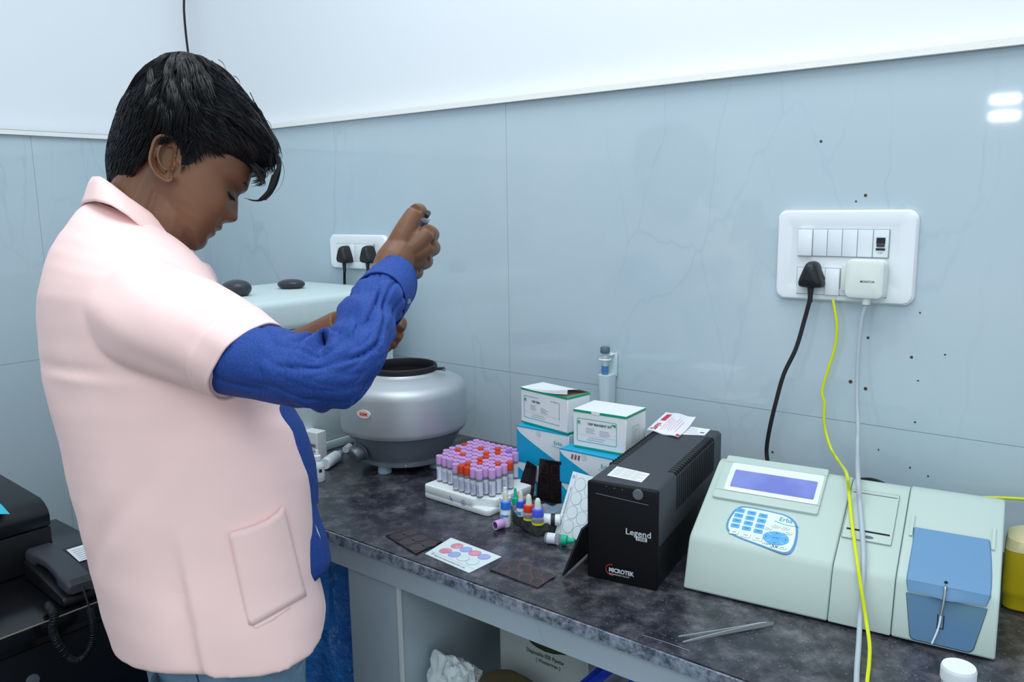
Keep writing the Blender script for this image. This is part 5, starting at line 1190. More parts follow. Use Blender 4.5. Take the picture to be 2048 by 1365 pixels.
#          y    left right halfdepth drop
COAT = [(408,180,386,.060,10,100),(416,168,393,.082,14,100),(432,152,402,.110,22,95),(455,138,410,.138,30,84),(485,120,418,.162,36,66),(515,106,426,.180,38,47),(545,95,434,.191,36,28),(575,86,446,.196,30,13),(600,80,462,.200,24,4),(650,78,500,.200,12,0),(700,80,530,.197,2,0),(760,89,554,.193,0,0),(815,103,566,.191,0,0),(854,113,586,.190,0,0),(882,120,595,.190,0,0),(910,127,604,.189,0,0),(941,134,612.5,.188,0,0),(976,143,616,.188,0,0),(1041,160,623,.188,0,0),(1120,180,630,.188,0,0),(1200,200,643,.190,0,0),(1290,224,652,.190,0,0),(1370,240,655,.19,0,0)]
def coat_pt(y, th, out=0.0):
    xl, xr, hd, drop, tilt = tab(COAT, y); mid, hw = (xl+xr)/2, (xr-xl)/2
    c, s = math.cos(th), math.sin(th)
    k = 1+out
    cc = math.copysign(abs(c)**0.85, c); ss = math.copysign(abs(s)**0.85, s)
    return Dp(mid+hw*k*cc, y+drop*s*s+tilt*((1+c)/2)**1.6, DC)+LR*(hd*k*ss)
# angle 0 = front (right in the photo), -90 deg = towards the camera, 180 = back
def hem_y(th):
    d = (math.degrees(th)) % 360            # 0..360 ; camera side is 270
    K = [(0,1196),(60,1290),(90,1350),(135,1340),(180,1286),(205,1318),(222,1338),(240,1349),(258,1350),(263,1345),(266,1362),(280,1361),(300,1340),(320,1305),(335,1268),(350,1222),(360,1196)]
    for a, c in zip(K, K[1:]):
        if a[0] <= d <= c[0]: return a[1]+(c[1]-a[1])*(d-a[0])/(c[0]-a[0])
    return 1196
def PJ(p):
    v = p-CAM; d = v.dot(CF); return IW/2+FPX*v.dot(CR)/d, IH/2-FPX*v.dot(CU)/d
HEM = {}
def hem_true(th):
    k = round(th, 5)
    if k not in HEM:
        y = tgt = hem_y(th)
        for _ in range(6): y -= (PJ(coat_pt(y, th))[1]-tgt)*0.8
        HEM[k] = y
    return HEM[k]
coat = B(); rows = []
th0, th1 = 0.0, -2*math.pi*179/180
NU, NV = 150, 180
ctr = lambda y: Dp(sum(tab(COAT, y)[:2])/2, y, DC)
for i in range(NU+1):
    v = i/NU; row = []
    for j in range(NV):
        th = th0+(th1-th0)*j/(NV-1)
        y = 408+(hem_true(th)-408)*v
        p = coat_pt(y, th); n = (p-ctr(y)); n.normalize()
        w = wrinkle(p, 7, 0.0045)+wrinkle(p, 18, 0.0018, 5)
        d = math.degrees(th) % 360; px_ = d
        # long diagonal pulls from the waist at the back and the split above the hem
        q = (y-1000)-2.2*(230-d)*1.0
        w += -0.0045*math.exp(-((y-(1120-(d-200)*3.2))/26)**2)*math.exp(-((d-225)/28)**2)
        w += 0.003*math.exp(-((y-(760+(d-235)*0.35))/9)**2)*math.exp(-((d-232)/26)**2)-0.004*math.exp(-((y-(742+(d-235)*0.35))/9)**2)*math.exp(-((d-232)/26)**2)
        if y > 1010:
            k = min(1, (y-1010)/120); w += (-0.008*k*math.exp(-((d-262.4)/9.0)**2) if d < 262.4 else 0.002*k*math.exp(-((d-262.4)/6)**2))
        w += -0.0012*math.exp(-((d-284-(y-900)*0.004)/0.8)**2)*(1 if y > 760 else 0)                     # princess seam
        row.append(p+n*w)
    rows.append(row)
coat.grid(rows, pink, cu=True, cap=True)
# sleeve of the coat
def sleeve(b, rings, mat, nseg=56, sub=7, wr=(9, .004), fold=None):
    """rings: (top px, bottom px, depth, half depth); each ring lies square to the 3-D axis"""
    C = []; A = []; H = []
    for (tx, ty), (bx, by), d, hd in rings:
        t, bt = Dp(tx, ty, d), Dp(bx, by, d); C.append((t+bt)/2); A.append((t-bt)/2); H.append(V((hd, 0, 0)))
    Cb, Ab, Hb = bez(C, sub), bez(A, sub), bez(H, sub); rows = []; N = len(Cb)
    for i in range(N):
        ax = (Cb[min(i+1, N-1)]-Cb[max(i-1, 0)]).normalized(); e1 = Ab[i]; e2 = ax.cross(e1).normalized()*Hb[i].x
        row = []
        for j in range(nseg):
            a = 2*math.pi*j/nseg; p = Cb[i]+e1*math.cos(a)+e2*math.sin(a); n = (p-Cb[i]).normalized()
            w = wrinkle(p, wr[0], wr[1])
            if fold: w += fold(i/(N-1), a, p)
            row.append(p+n*w)
        rows.append(row)
    b.grid(rows, mat, cu=True); return rows
cs = [((262,575),(236,665),1.10,.030),((282,535),(240,710),1.090,.060),((325,522),(280,742),1.062,.074),((375,540),(325,755),1.036,.077),((430,566),(360,768),1.010,.074),((498,607),(402,784),.995,.066),((555,645),(437,795),.985,.060)]
def cfold(u, a, p):
    w = 0.0040*noise.noise(V((u*3.2, math.cos(a)*2.2+u*2, math.sin(a)*2)))+0.0022*math.sin(u*13+2.2*math.sin(a))*math.exp(-((u-0.45)/0.25)**2)
    return w
def closed_sleeve(b, rings, fold, mat=None):
    t_ = B(); r_ = sleeve(t_, rings, pink, fold=fold); b.grid(r_, pink, cu=True, cap=True); return r_
rws = closed_sleeve(coat, cs, cfold)
fcs = [((262,575),(236,665),1.30,.03),((270,530),(235,700),1.335,.07),((330,560),(290,730),1.36,.07),((420,600),(360,755),1.365,.062)]
closed_sleeve(coat, fcs, cfold)
tmp = bpy.data.objects.new('coat_raw', coat.mesh('coat_raw', MW[person.name].inverted())); COL.objects.link(tmp)
md = tmp.modifiers.new('r', 'REMESH'); md.mode = 'VOXEL'; md.voxel_size = 0.0034; md.use_smooth_shade = True
ms = tmp.modifiers.new('s', 'SMOOTH'); ms.factor = 0.5; ms.iterations = 14
dg = bpy.context.evaluated_depsgraph_get(); me = bpy.data.meshes.new_from_object(tmp.evaluated_get(dg)); me.name = 'lab_coat'
bpy.data.objects.remove(tmp); me.materials.clear(); me.materials.append(pink); me.polygons.foreach_set('use_smooth', [True]*len(me.polygons))
co_ = bpy.data.objects.new('lab_coat', me); COL.objects.link(co_); co_.parent = person
def childw(b, name, parent, angle=40):
    o = b.obj(name, parent, False, angle); o.data.transform(MW[person.name].inverted()); return o
# stitched hem band round the near sleeve
sl = B(); n_ = len(rws); band = []
for i in range(n_-7, n_):
    c = sum(rws[i], V())/len(rws[i]); band.append([q+(q-c).normalized()*0.0012 for q in rws[i]])
ax_ = (sum(band[-1], V())-sum(band[-2], V())).normalized()
band.append([q+ax_*0.003 for q in band[-1]])
sl.grid(band, pink, cu=True); o = childw(sl, 'sleeve_hem', co_); sm = o.modifiers.new('thick', 'SOLIDIFY'); sm.thickness = 0.0022; sm.offset = -1
# collar: stand-and-fall ribbon running round the neck
cl = B()
UP = [(0,389,503),(-14,366,492),(-30,340,472),(-50,306,441),(-75,262,413),(-100,232,391),(-130,205,371),(-160,187,363),(-180,181,361)]
LO = [(0,394,530),(-14,372,522),(-30,342,508),(-50,305,489),(-75,262,456),(-100,232,438),(-130,200,424),(-160,174,416),(-180,164,413)]
def tabn(T_, a):
    for p, q in zip(T_, T_[1:]):
        if q[0] <= a <= p[0]:
            u = (p[0]-a)/(p[0]-q[0]); return p[1]+(q[1]-p[1])*u, p[2]+(q[2]-p[2])*u
    return T_[-1][1:]
rows = []
for k in range(73):
    a = -4.9*k if k < 37 else None
    deg = 0-5.0*k                                     # 0 .. -360
    dd = deg if deg >= -180 else -360-deg
    s_ = math.sin(math.radians(deg)); row = []
    u_, l_ = tabn(UP, dd), tabn(LO, dd)
    for m_ in range(-3, 9):
        v = m_/8
        if m_ < 0: x, y, bb = u_[0]+ (4 if dd > -90 else 5)*(-v)*2, u_[1]+30*(-v), 0.066
        else: x, y, bb = u_[0]*(1-v)+l_[0]*v, u_[1]*(1-v)+l_[1]*v, 0.064+0.040*v**0.8
        row.append(Dp(x, y, DC)+LR*(bb*s_))
    rows.append(row)
cl.grid(rows, pink); o = childw(cl, 'collar', co_); sm = o.modifiers.new('thick', 'SOLIDIFY'); sm.thickness = 0.0022; sm.offset = -1
# lapel turned over at the front
lp_ = B(); LPX = [((384,522,.080),(394,524,.040),(397,522,.004)), ((386,545,.100),(410,538,.050),(418,532,.004)), ((392,562,.110),(420,556,.055),(430,552,.004)), ((402,582,.115),(428,575,.060),(437,572,.004)), ((420,602,.115),(440,592,.065),(448,590,.010))]
rows = [[Dp(x, y, DC-bb) for x, y, bb in r] for r in LPX]
lp_.grid(rows, pink); o = childw(lp_, 'lapel', co_); sm = o.modifiers.new('thick', 'SOLIDIFY'); sm.thickness = 0.002
# pocket: follows the coat surface, its mouth gapes a little
def coat_at(px, py, lift):
    """pixel -> point just outside the coat's camera side"""
    xl, xr, hd, drop, _t = tab(COAT, py); mid, hw = (xl+xr)/2, (xr-xl)/2; c = max(-0.995, min(0.995, (px-mid)/hw)); c = math.copysign(abs(c)**(1/0.85), c)
    s = math.sqrt(1-c*c)**0.85
    return Dp(px, py, DC)-LR*(hd*s+lift)
_ca = coat_at
def coat_at(px, py, lift):
    x, y = px, py
    for _ in range(6):
        q = PJ(_ca(x, y, lift)); x -= (q[0]-px)*0.8; y -= (q[1]-py)*0.8
    return _ca(x, y, lift)
pkb = B(); TL, TM, TR_, BRp, BRc, BLc, BLp = (457,1066),(520,1045),(566,1012),(606,1180),(575,1212),(512,1257),(497,1248)
rows = []
for i in range(15):
    v = i/14; row = []
    for j in range(15):
        u = j/14
        top = ((1-u)**2*TL[0]+2*u*(1-u)*545+u*u*TR_[0], (1-u)**2*TL[1]+2*u*(1-u)*1048+u*u*TR_[1])
        bot = (BLp[0]+(612-BLp[0])*u, 1257-(1257-1192)*u-(7 if u < .07 else 0))
        x = top[0]*(1-v)+bot[0]*v; y = top[1]*(1-v)+bot[1]*v
        lift = 0.0016+0.002*math.sin(math.pi*u)*(1-v)+0.007*(1-v)**4*u*u
        row.append(coat_at(x, y, lift))
    rows.append(row)
pkb.grid(rows, pink); o = childw(pkb, 'pocket', co_); sm = o.modifiers.new('thick', 'SOLIDIFY'); sm.thickness = 0.0016
stb = B(); st = M('stitching', (226,204,204), 0.9)
for pts in ([(457,1066),(465,1100),(478,1160),(490,1220),(498,1248),(512,1257)], [(512,1257),(545,1240),(580,1216)], [(462,1092),(480,1088),(520,1075)]):
    stb.tube([coat_at(x, y, 0.0026) for x, y in pts], 0.00055, st, 5)
childw(stb, 'pocket_stitching', co_)
for px, py in ((583, 862), (617, 1031)):
    bt = B(); c = Dp(px+2, py, DC-0.018); n = (Dp(px+60, py, DC-0.06)-c).normalized()
    bt.lathe([(0, 0.003), (0.005, 0.0026), (0.0058, 0.001), (0.0058, -0.002), (0, -0.002)], M('button_horn', (168,140,120), 0.4), 18, FR(c, n.orthogonal(), n.cross(n.orthogonal()))); childw(bt, 'button', co_)
# denim shirt: front of the trunk, sleeves with cuffs
SH = [(500,190,330,.08,30),(560,130,370,.13,40),(650,105,440,.165,10),(760,112,545,.172,0),(815,118,583,.175,0),(849,128,602,.172,0),(882,136,614,.17,0),(912,142,621,.168,0),(941,148,625,.168,0),(999,162,627,.168,0),(1020,166,633,.168,0),(1046,171,641,.168,0),(1060,174,648,.168,0),(1093,183,654,.168,0),(1110,188,657,.168,0),(1148,196,648,.168,0)]
shb = B(); rows = []
for i in range(60):
    v = i/59; row = []
    for j in range(96):
        th = 2*math.pi*j/96; y = 560+(1112-560)*v+ (36*v*max(0, math.sin(-th))**2 if v > 0.9 else 0)+30*max(0, (v-0.9)/0.1)*(1-max(0, math.cos(th)))
        xl, xr, hd, drop = tab(SH, y); mid, hw = (xl+xr)/2, (xr-xl)/2; c, s = math.cos(th), math.sin(th)
        p = Dp(mid+hw*c, y+drop*s*s, DC)+LR*(hd*s); n = (p-Dp(mid, y, DC)).normalized()
        row.append(p+n*(wrinkle(p, 9, 0.0015)))
    rows.append(row)
shb.grid(rows, denim, cu=True); shirt = shb.obj('denim_shirt', person, True, 60)
sm = shirt.modifiers.new('thick', 'SOLIDIFY'); sm.thickness = 0.0018; sm.offset = -1
b = B(); pts = [(625,1050),(631,1062),(636,1075),(638,1092)]
b.grid([[Dp(x-4, y+1, DC-0.075+0.004), Dp(x+4, y-3, DC-0.072+0.002)] for x, y in pts], M('cloth_label', (206,220,214), 0.8)); 
o = childw(b, 'sewn_label', shirt)
plc = B(); plk = [(572,816),(592,850),(606,888),(617,930),(622,975),(622,1010)]
plc.grid([[Dp(x+6, y, DC-0.045), Dp(x+15, y-3, DC-0.012)] for x, y in plk], denim); childw(plc, 'placket', shirt)
sv = B()
ds_ = [((455,605),(400,755),1.005,.044),((512,640),(424,782),.992,.049),((545,656),(444,790),.984,.054),((566,656),(482,798),.975,.054),((602,665),(545,808),.963,.057),((626,668),(600,818),.955,.060),((642,672),(650,824),.952,.060),((652,668),(695,818),.958,.059),((664,648),(728,784),.975,.057),((680,618),(762,716),1.010,.053),((698,590),(786,668),1.050,.049),((714,568),(800,640),1.085,.045),((728,550),(812,620),1.110,.043)]
def dfold(u, a, p):
    def rid(sc, q, st=1.0, sh=5): n = noise.noise(V((u*sc*st+q, math.cos(a)*sc*0.35+u*2.5, math.sin(a)*sc*0.35+q*2))); return (1-min(1, abs(n)*2.6))**2
    w = 0.003*noise.noise(V((p.x*20, p.y*20, p.z*20)))-0.0065*rid(5.5, 1.3)*min(1, max(0.08, (u-0.28)*3))-0.0026*rid(11, 7.7)*min(1, max(0.15, (u-0.3)*3))-0.004*rid(2.6, 4.1)
    inner = max(0, math.cos(a))                        # crease fan at the inner elbow
    k = math.exp(-((u-0.53)/0.12)**2)
    w += 0.0085*k*(0.25+inner)*math.sin(u*66+1.8*math.sin(a)*2+0.6*math.cos(2*a))
    k2 = math.exp(-((u-0.84)/0.11)**2); w += 0.0050*k2*math.sin(u*58+3.2*math.sin(a)+1.5*math.cos(a))
    w += 0.0045*math.exp(-((u-0.66)/0.09)**2)*math.sin(3*math.sin(a)+u*34)
    return w*min(1, 4*(1.02-u))*min(1, max(0.0, (u-0.10)*5))
drows = sleeve(sv, ds_, denim, nseg=120, sub=16, wr=(14, .002), fold=dfold)
so = childw(sv, 'sleeve', shirt, 70); sm = so.modifiers.new('thick', 'SOLIDIFY'); sm.thickness = 0.0018; sm.offset = -1
cb = B(); ck = [((712,572),(800,642),1.085,.0475),((720,562),(806,634),1.096,.0475),((734,545),(816,616),1.116,.0465),((744,536),(822,604),1.130,.0455)]
def kfold(u, a, p): return 0.0012*noise.noise(V((p.x*30, p.y*30, p.z*30)))+(0.0012 if u < 0.06 or u > 0.95 else 0)
sleeve(cb, ck, denim, nseg=64, sub=6, wr=(20, .001), fold=kfold); so = childw(cb, 'cuff', shirt, 70); sm = so.modifiers.new('thick', 'SOLIDIFY'); sm.thickness = 0.0024; sm.offset = -1
b = B(); c = Dp(816, 603, 1.082); n = -LR; b.lathe([(0, 0.002), (0.0035, 0.0016), (0.0042, 0), (0.0042, -0.002), (0, -0.002)], steel_dk, 16, FR(c, n.orthogonal(), n.cross(n.orthogonal()))); childw(b, 'cuff_button', shirt)
sv = B(); sleeve(sv, [((300,560),(270,700),1.355,.055),((420,610),(360,735),1.350,.050),((520,672),(470,775),1.330,.046),((585,672),(545,760),1.305,.044)], denim, fold=lambda u, a, p: 0.003*noise.noise(V((p.x*24, p.y*24, p.z*24)))); o = childw(sv, 'sleeve', shirt, 70); sm = o.modifiers.new('thick', 'SOLIDIFY'); sm.thickness = 0.0018; sm.offset = -1
# jeans
jb = B(); rows = []
JT = [(1180,225,600,.15),(1260,250,604,.155),(1330,290,605,.158),(1372,303,607,.158)]
fx = LR.cross(V((0, 0, 1))).normalized()               # forward direction of the figure
hz = V((LR.x, LR.y, 0)).normalized()
for i in range(20):
    v = i/19; y = 1180+192*v; u = v*3; k = min(2, int(u)); u -= k
    xl, xr, hd = [JT[k][q]*(1-u)+JT[k+1][q]*u for q in (1, 2, 3)]
    rows.append([(lambda p: p+(p-Dp((xl+xr)/2, y, DC)).normalized()*wrinkle(p, 14, 0.004))(Dp((xl+xr)/2+(xr-xl)/2*math.cos(a), y, DC)+LR*(hd*math.sin(a))) for a in [2*math.pi*j/64 for j in range(64)]])
jb.grid(rows, jeans, cu=True, cap=True)
lastc = sum(rows[-1], V())/64
for sd in (-1, 1):
    lr = []
    for i in range(22):
        u = i/21; c = lastc+hz*sd*(0.080+0.015*u)+fx*(0.0)*u; z = (lastc.z+0.07)*(1-u)+0.055*u; rx = 0.035*(1-u)**1.4+0.066; ry = 0.078-0.011*u
        c = V((c.x, c.y, 0))+(V((pr0.x, pr0.y, 0))+hz*sd*0.095-V((c.x, c.y, 0)))*u*0.8
        lr.append([c+V((0, 0, z))+fx*(rx*math.cos(a))*(1+0.04*noise.noise(V((a, u*9, sd))))+hz*(ry*math.sin(a))+V((0, 0, 0.004*noise.noise(V((a*2, u*14, 2))))) for a in [2*math.pi*j/40 for j in range(40)]])
    jb.grid(lr, jeans, cu=True, flip=True)
jo = jb.obj('jeans', person, True, 70); sm = jo.modifiers.new('thick', 'SOLIDIFY'); sm.thickness = 0.002; sm.offset = -1
b = B(); b.tube([Dp(392+q*2, 1345+8*q, DC-0.152) for q in range(5)], 0.0012, M('seam_thread', (40,54,92), 0.8), 5); childw(b, 'side_seam', jo)
for sd in (-1, 1):
    s = B(); c = V((pr0.x, pr0.y, 0))+hz*sd*0.095; rows = []
    for zz, l0, l1, w in ((0.0005, -0.085, 0.165, 0.044), (0.022, -0.088, 0.170, 0.046), (0.045, -0.085, 0.150, 0.043), (0.075, -0.075, 0.06, 0.040), (0.10, -0.06, 0.045, 0.038)):
        rows.append([c+fx*((l0+l1)/2+(l1-l0)/2*math.cos(a))+hz*(w*math.sin(a)*(1-0.15*math.cos(a)))+V((0, 0, zz)) for a in [2*math.pi*j/28 for j in range(28)]])
    s.grid(rows, black_rub, cu=True, cap=True); s.obj('shoe', person, True)

# ---------------------------------------------------------------- hair
random.seed(11)
# cap: outline of the hair mass in head coordinates (angle round the side view -> radius), as offset head surface
HF = [(232,-30),(228,5),(218,35),(206,66),(190,100),(172,133),(155,156),(138,172),(120,180),(104,178),(92,168),(80,152),(70,130)]
HB = [(232,-30),(228,-62),(214,-100),(190,-126),(160,-141),(125,-149),(90,-150),(50,-147),(10,-140),(-20,-130),(-45,-118),(-62,-104),(-75,-88)]
HW = [(232,.010),(226,.034),(214,.052),(195,.066),(170,.078),(140,.085),(110,.088),(80,.0885),(50,.0855),(20,.081),(-10,.0775),(-40,.0745),(-75,.064)]
def hair_low(s):      # lower edge of the hair seen from the side, t as a function of s
    K = [(-150,-62),(-120,-70),(-88,-88),(-62,-88),(-45,-50),(-40,-5),(-25,22),(-5,40),(8,34),(20,20),(30,-4),(42,-6),(48,20),(62,46),(90,62),(120,68),(150,70),(190,78)]
    for a, c in zip(K, K[1:]):
        if a[0] <= s <= c[0]: return a[1]+(c[1]-a[1])*(s-a[0])/(c[0]-a[0])
    return -60 if s < 0 else 76
def hair_surf(t, th, k=1.0):
    sf, sb, w = interp(HF, t, 1), interp(HB, t, 1), interp(HW, t, 1); mid = (sf+sb)/2
    c, sn = math.cos(th), math.sin(th); s = mid+(sf-sb)/2*math.copysign(abs(c)**0.9, c)*k; b = w*math.copysign(abs(sn)**(0.9 if c > 0 else 0.58), sn)*k
    return s, t, b
hb = B(); rows = []
for i in range(110):
    row = []
    v = i/109
    for j in range(120):
        th = 2*math.pi*j/120
        # run from the crown down to the local hair edge
        tt = 232-(232-70)*v; s, _, _ = hair_surf(max(tt, 70), th)
        edge = hair_low(s if v > 0.5 else 0)
        for _ in range(3):
            s, _, b_ = hair_surf(edge, th, 0.96); edge = 0.5*edge+0.5*hair_low(s)
        t = 232+(edge-232)*v; s, t, b_ = hair_surf(t, th, 0.975-0.05*v**6)
        n1 = noise.noise(V((s*0.035, t*0.035, b_*60)))*0.6+noise.noise(V((s*0.09, t*0.09, b_*110)))*0.3
        row.append(Hp(s*(1+0.02*n1), t+3*n1, b_*(1+0.03*n1)))
    rows.append(row)
hb.grid(rows, hair_m, cu=True)
ho = hb.obj('hair', person, True, 80)
# strands lying over the cap, combed forward from the whorl at the crown
st_ = B(); CW = (-84, 240)
def inside(s, t, b_):
    sf, sb, w = interp(HF, t, 1), interp(HB, t, 1), interp(HW, t, 1); mid = (sf+sb)/2
    return ((s-mid)/max(1, (sf-sb)/2))**2+(b_/w)**2
def strand(s, t, sd, length, lift, r0, droop=0.0, wav=0.0, ph=0.0, dirn=None, out_free=False):
    pts = []; n = 9
    d = dirn
    if d is None:
        dx, dy = s-CW[0], t-CW[1]; L_ = math.hypot(dx, dy)+1e-6; d = [dx/L_+random.uniform(-.22, .22), dy/L_+random.uniform(-.22, .22)]
        if dx > 0: d = [d[0]+0.35, d[1]*0.75]
    for k in range(n):
        u = k/(n-1)
        tt = max(-75, min(231, t)); sf, sb, w = interp(HF, tt, 1), interp(HB, tt, 1), interp(HW, tt, 1); mid = (sf+sb)/2
        q = max(-1, min(1, (s-mid)/((sf-sb)/2))); bb = w*max(0.0, 1-abs(q)**(2.1 if q > 0 else 3.4))**0.5
        bb = bb*(1.0+lift*math.sin(math.pi*min(1, u*1.1)))
        pts.append(Hp(s+wav*math.sin(ph+u*5)*2.0, t+lift*18*math.sin(math.pi*u)*(0.5 if abs(q) < 0.9 else 1.0), sd*(bb+0.0008)))
        L_ = math.hypot(d[0], d[1])+1e-6; st2 = length/(n-1)
        s += d[0]/L_*st2; t += d[1]/L_*st2; d = [d[0]-0.015+droop*0.3, d[1]-0.045-droop]
        g_ = 0
        while inside(s, min(231, t), 0) > 0.985 and g_ < 40 and t > -70:
            g_ += 1; t -= 1.6
            if s > 120: s -= 0.6
            if s < -70: s += 1.3
        if t > 231: t = 231
        if t < hair_low(s)-6 and not out_free: break
    if len(pts) >= 3:
        R = [r0*(0.75 if k == 0 else 1-0.85*(k/(len(pts)-1))**2) for k in range(len(pts))]; st_.tube(pts, R, hair_m, 4, cap=False)
cnt = 0
while cnt < 5600:
    s = random.uniform(-150, 182); t = random.uniform(-72, 230)
    if t < hair_low(s)+4: continue
    if inside(s, t, 0) > 1.0: continue
    sd = -1 if random.random() < 0.72 else 1
    if s < -40 and t < 130: d = [random.uniform(-.25, .35), -1.0]; ln = random.uniform(26, 52)
    elif s < 30 and t < 70: d = [random.uniform(-.2, .5), -1.0]; ln = random.uniform(20, 45)
    elif s > -30 and t > 60: d = [0.95, random.uniform(-.32, .16)-max(0, s-60)*0.004]; ln = random.uniform(55, 115)
    else: d = None; ln = random.uniform(50, 105)
    strand(s, t, sd, ln, random.uniform(0.0, 0.06), random.uniform(0.0004, 0.0008), random.uniform(0, 0.03), random.uniform(0, 1), random.uniform(0, 6), d)
    cnt += 1
# tufts: bundles sharing one wavy path
for k in range(150):
    s = random.uniform(-120, 150); t = random.uniform(90, 226)
    if inside(s, t, 0) > 0.97: continue
    st8 = random.getstate(); ln = random.uniform(60, 105); lf = random.uniform(0.05, 0.16); ph = random.uniform(0, 6); dr = random.uniform(0, .03); L0 = None
    dx, dy = s-CW[0], t-CW[1]; L_ = math.hypot(dx, dy); dd_ = [dx/L_+0.30+random.uniform(-.35, .35), dy/L_*0.75+random.uniform(-.2, .35)] if s < -20 else [0.95, random.uniform(-.35, .2)]
    for q in range(20): strand(s+random.uniform(-7, 7), t+random.uniform(-7, 7), -1, ln*random.uniform(.8, 1.05), lf*random.uniform(.7, 1.2), 0.0006, dr, 1.6, ph+random.uniform(-.2, .2), list(dd_))
# outline strands along the top and the fringe
for k in range(520):
    tt = random.uniform(112, 226); sf = interp(HF, tt, 1); s0 = sf-random.uniform(12, 75); b_ = random.uniform(-0.055, 0.055)
    p = []; n = 8; s, t = s0, tt+random.uniform(-4, 4); ln = random.uniform(30, 62); slope = random.uniform(-0.75, -0.25)-max(0, (150-tt)/110)
    amp = random.uniform(0, 6); dsl = random.uniform(0.03, 0.20)
    for q in range(n):
        u = q/(n-1); p.append(Hp(s, t+amp*math.sin(math.pi*u), b_*(1-0.1*u))); s += ln/n*math.cos(math.atan(slope)); t += ln/n*math.sin(math.atan(slope)); slope -= dsl; s = min(s, interp(HF, max(90, t), 1)+5)
    st_.tube(p, [0.0006*(1-0.8*(q/(n-1))**2) for q in range(n)], hair_m, 4, cap=False)
# hanging lock over the forehead and loose wisps (pixel paths at the head's own depth)
def wisp(px, r0, dz=0.0, n=6):
    P = bez([Dp(x, y, 1.215+dz) for x, y in px], n); st_.tube(P, [r0*(1-0.8*(k/(len(P)-1))**1.5) for k in range(len(P))], hair_m, 5, cap=False)
for k in range(46):
    o = random.uniform(-7, 7); e = random.uniform(-9, 6); dz = random.uniform(-0.03, 0.02)
    wisp([(500+o, 268+o), (540+o, 296+o*0.4), (558+o*0.6, 326), (552+o*0.5+e*0.3, 356+e), (540+o*0.4+e*0.4, 384+e*0.5), (526+e, 400+e*0.2)], 0.0012, dz)
for k in range(16):
    o = random.uniform(-4, 4); dz = random.uniform(-0.02, 0.0)
    wisp([(548+o, 350), (536+o, 386), (522+o, 400+o*0.3), (505, 401+o*0.3), (489+o*0.4, 396)], 0.0009, dz)
for k in range(60):
    o = random.uniform(-12, 12); dz = random.uniform(-0.045, 0.01); y1 = random.uniform(352, 374)
    wisp([(420+o*2, 250+o), (470+o, 290+o*0.5), (505+o, 326+o*0.4), (524+o*0.7, y1-8), (512+o, y1)], 0.0011, dz)
wisp([(552,300),(566,330),(568,352),(560,375),(545,390)], 0.0004)
for bundle in ([(296,150),(318,126),(345,119),(372,126),(392,140)], [(352,128),(390,121),(425,129),(446,148),(440,162)], [(268,180),(282,158),(305,140),(330,132)], [(430,150),(462,166),(486,190),(500,214)], [(470,182),(498,208),(518,236),(528,256)], [(240,222),(252,196),(270,176)], [(500,222),(528,250),(548,280),(556,300)]):
    for k in range(22):
        o = random.uniform(-8, 8); o2 = random.uniform(-2, 9); wisp([(x+o, y+o2+random.uniform(-1.5, 1.5)) for x, y in bundle], 0.0009, random.uniform(-0.06, 0.02), 4)
wisp([(300,150),(320,124),(345,117),(372,124),(384,134)], 0.0006); wisp([(376,126),(410,124),(436,134),(448,150),(438,156)], 0.0008, -0.01); wisp([(450,160),(478,172),(492,190)], 0.0007)
wisp([(272,172),(285,152),(304,140)], 0.0007); wisp([(470,175),(495,196),(515,226),(520,240)], 0.0007)
o = st_.obj('hair_strands', ho); o.data.transform(MW[person.name].inverted()); tag(o, kind='stuff')
# eyebrow and lashes on the visible side
eb = B()
for k in range(44):
    u = k/69; t = 41+7*math.sin(math.pi*u*0.9)-3*u; b_ = -(0.012+0.034*u)
    def fs(t_, bb):
        sf = interp(FRONT, t_, 1); w = interp(WID, t_, 1); sb = interp(BACK, t_, 1); mid = sb+(sf-sb)*0.52; q = min(0.999, abs(bb)/w)**(1/0.92); c = math.sqrt(1-q*q)**0.90
        s = mid+(sf-mid)*c
        return s-10*math.exp(-((t_-26)/13)**2)*math.exp(-((bb+0.031)/0.017)**2)+6*math.exp(-((t_-22)/7)**2)*math.exp(-((bb+0.031)/0.012)**2)+3*math.exp(-((t_-50)/9)**2)
    p = Hp(fs(t, b_)+2.0, t, b_); q = Hp(fs(t+2, b_-0.006)+2.6, t+1.5, b_-0.0065); eb.tube([p, (p+q)/2, q], [0.0006, 0.0005, 0.0002], hair_m, 4)
childw(eb, 'eyebrow', ho)
ls = B()
for k in range(26):
    u = k/25; b_ = -(0.020+0.022*u); t = 15.5-2*math.sin(math.pi*u)
    p = Hp(fs(t, b_)-0.5, t, b_); q = Hp(fs(t, b_)+5.5, t-6, b_-0.003); ls.tube([p, (p+q)/2+V((0, 0, -0.0006)), q], [0.0006, 0.0005, 0.0002], hair_m, 4)
childw(ls, 'eyelashes', ho)

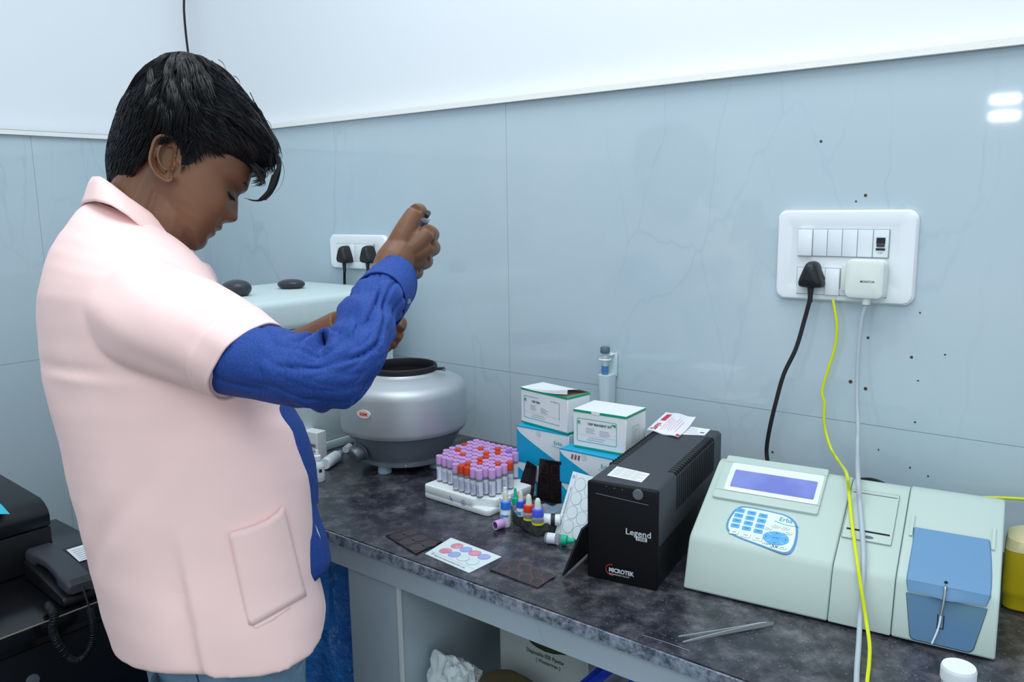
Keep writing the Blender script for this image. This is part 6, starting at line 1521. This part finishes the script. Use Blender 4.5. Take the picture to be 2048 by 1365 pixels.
# ---------------------------------------------------------------- what the raised hand holds
P0, P1 = Dp(852, 434, 1.168), Dp(812, 505, 1.290)
pm_ = [('button_end', M('dark_slate', (52,60,66), 0.4), [(0, -.10), (.55, -.10), (.55, -.02), (0, -.02)]), ('white_collar', white_pl, [(0, -.018), (.75, -.018), (.85, .05), (0, .05)]), ('blue_grip', M('pipette_blue'), [(0, .052), (1, .055), (1.0, .30), (0, .30)]), ('shaft', M('pipette_grey'), [(0, .302), (.8, .302), (.6, .7), (.3, 1.0), (0, 1.0)])]
lying('pipette', 'blue and white pipette held in the raised fist', P0, P1, 0.0072, pm_, 'pipette')
# ================================================================== light and camera
w = bpy.data.worlds.new('World'); SC.world = w; w.use_nodes = True
bg = w.node_tree.nodes['Background']; bg.inputs['Color'].default_value = (0.78, 0.90, 1.0, 1); bg.inputs['Strength'].default_value = 0.86
def area(name, loc, target, sx, sy, power, col=(0.90, 0.96, 1.0)):
    l = bpy.data.lights.new(name, 'AREA'); l.shape = 'RECTANGLE'; l.size = sx; l.size_y = sy; l.energy = power; l.color = col
    o = bpy.data.objects.new(name, l); COL.objects.link(o); o.location = loc
    o.rotation_euler = (V(target)-V(loc)).to_track_quat('-Z', 'Y').to_euler(); return o
area('ceiling_lamp', (-0.7, -0.75, 2.75), (-0.7, -0.75, 0), 1.6, 0.9, 17)
area('ceiling_lamp', (0.2, -2.3, 2.7), (-0.9, -0.4, 1.0), 1.2, 1.0, 12)
lp = Yp(2010, 215); d = (lp-CAM); d.y = -d.y; d.normalize(); k = 3.6/abs(d.y)
for dz in (0.042, -0.042):
    c = lp+d*k+V((0, 0, dz)); area('tube_lamp', c, lp, 0.125, 0.034, 1.0)
cd = bpy.data.cameras.new('camera'); cam = bpy.data.objects.new('camera', cd); COL.objects.link(cam)
cd.sensor_fit = 'HORIZONTAL'; cd.sensor_width = 36.0; cd.lens = FPX*36.0/IW; cd.clip_start = 0.02
mm = Matrix.Identity(4)
for i in range(3): mm[i][0], mm[i][1], mm[i][2], mm[i][3] = CR[i], CU[i], -CF[i], CAM[i]
cam.matrix_world = mm; SC.camera = cam
SC.view_settings.view_transform = 'Standard'; SC.view_settings.look = 'None'; SC.view_settings.exposure = 0.0; SC.view_settings.gamma = 1.0
SC.view_settings.use_curve_mapping = False
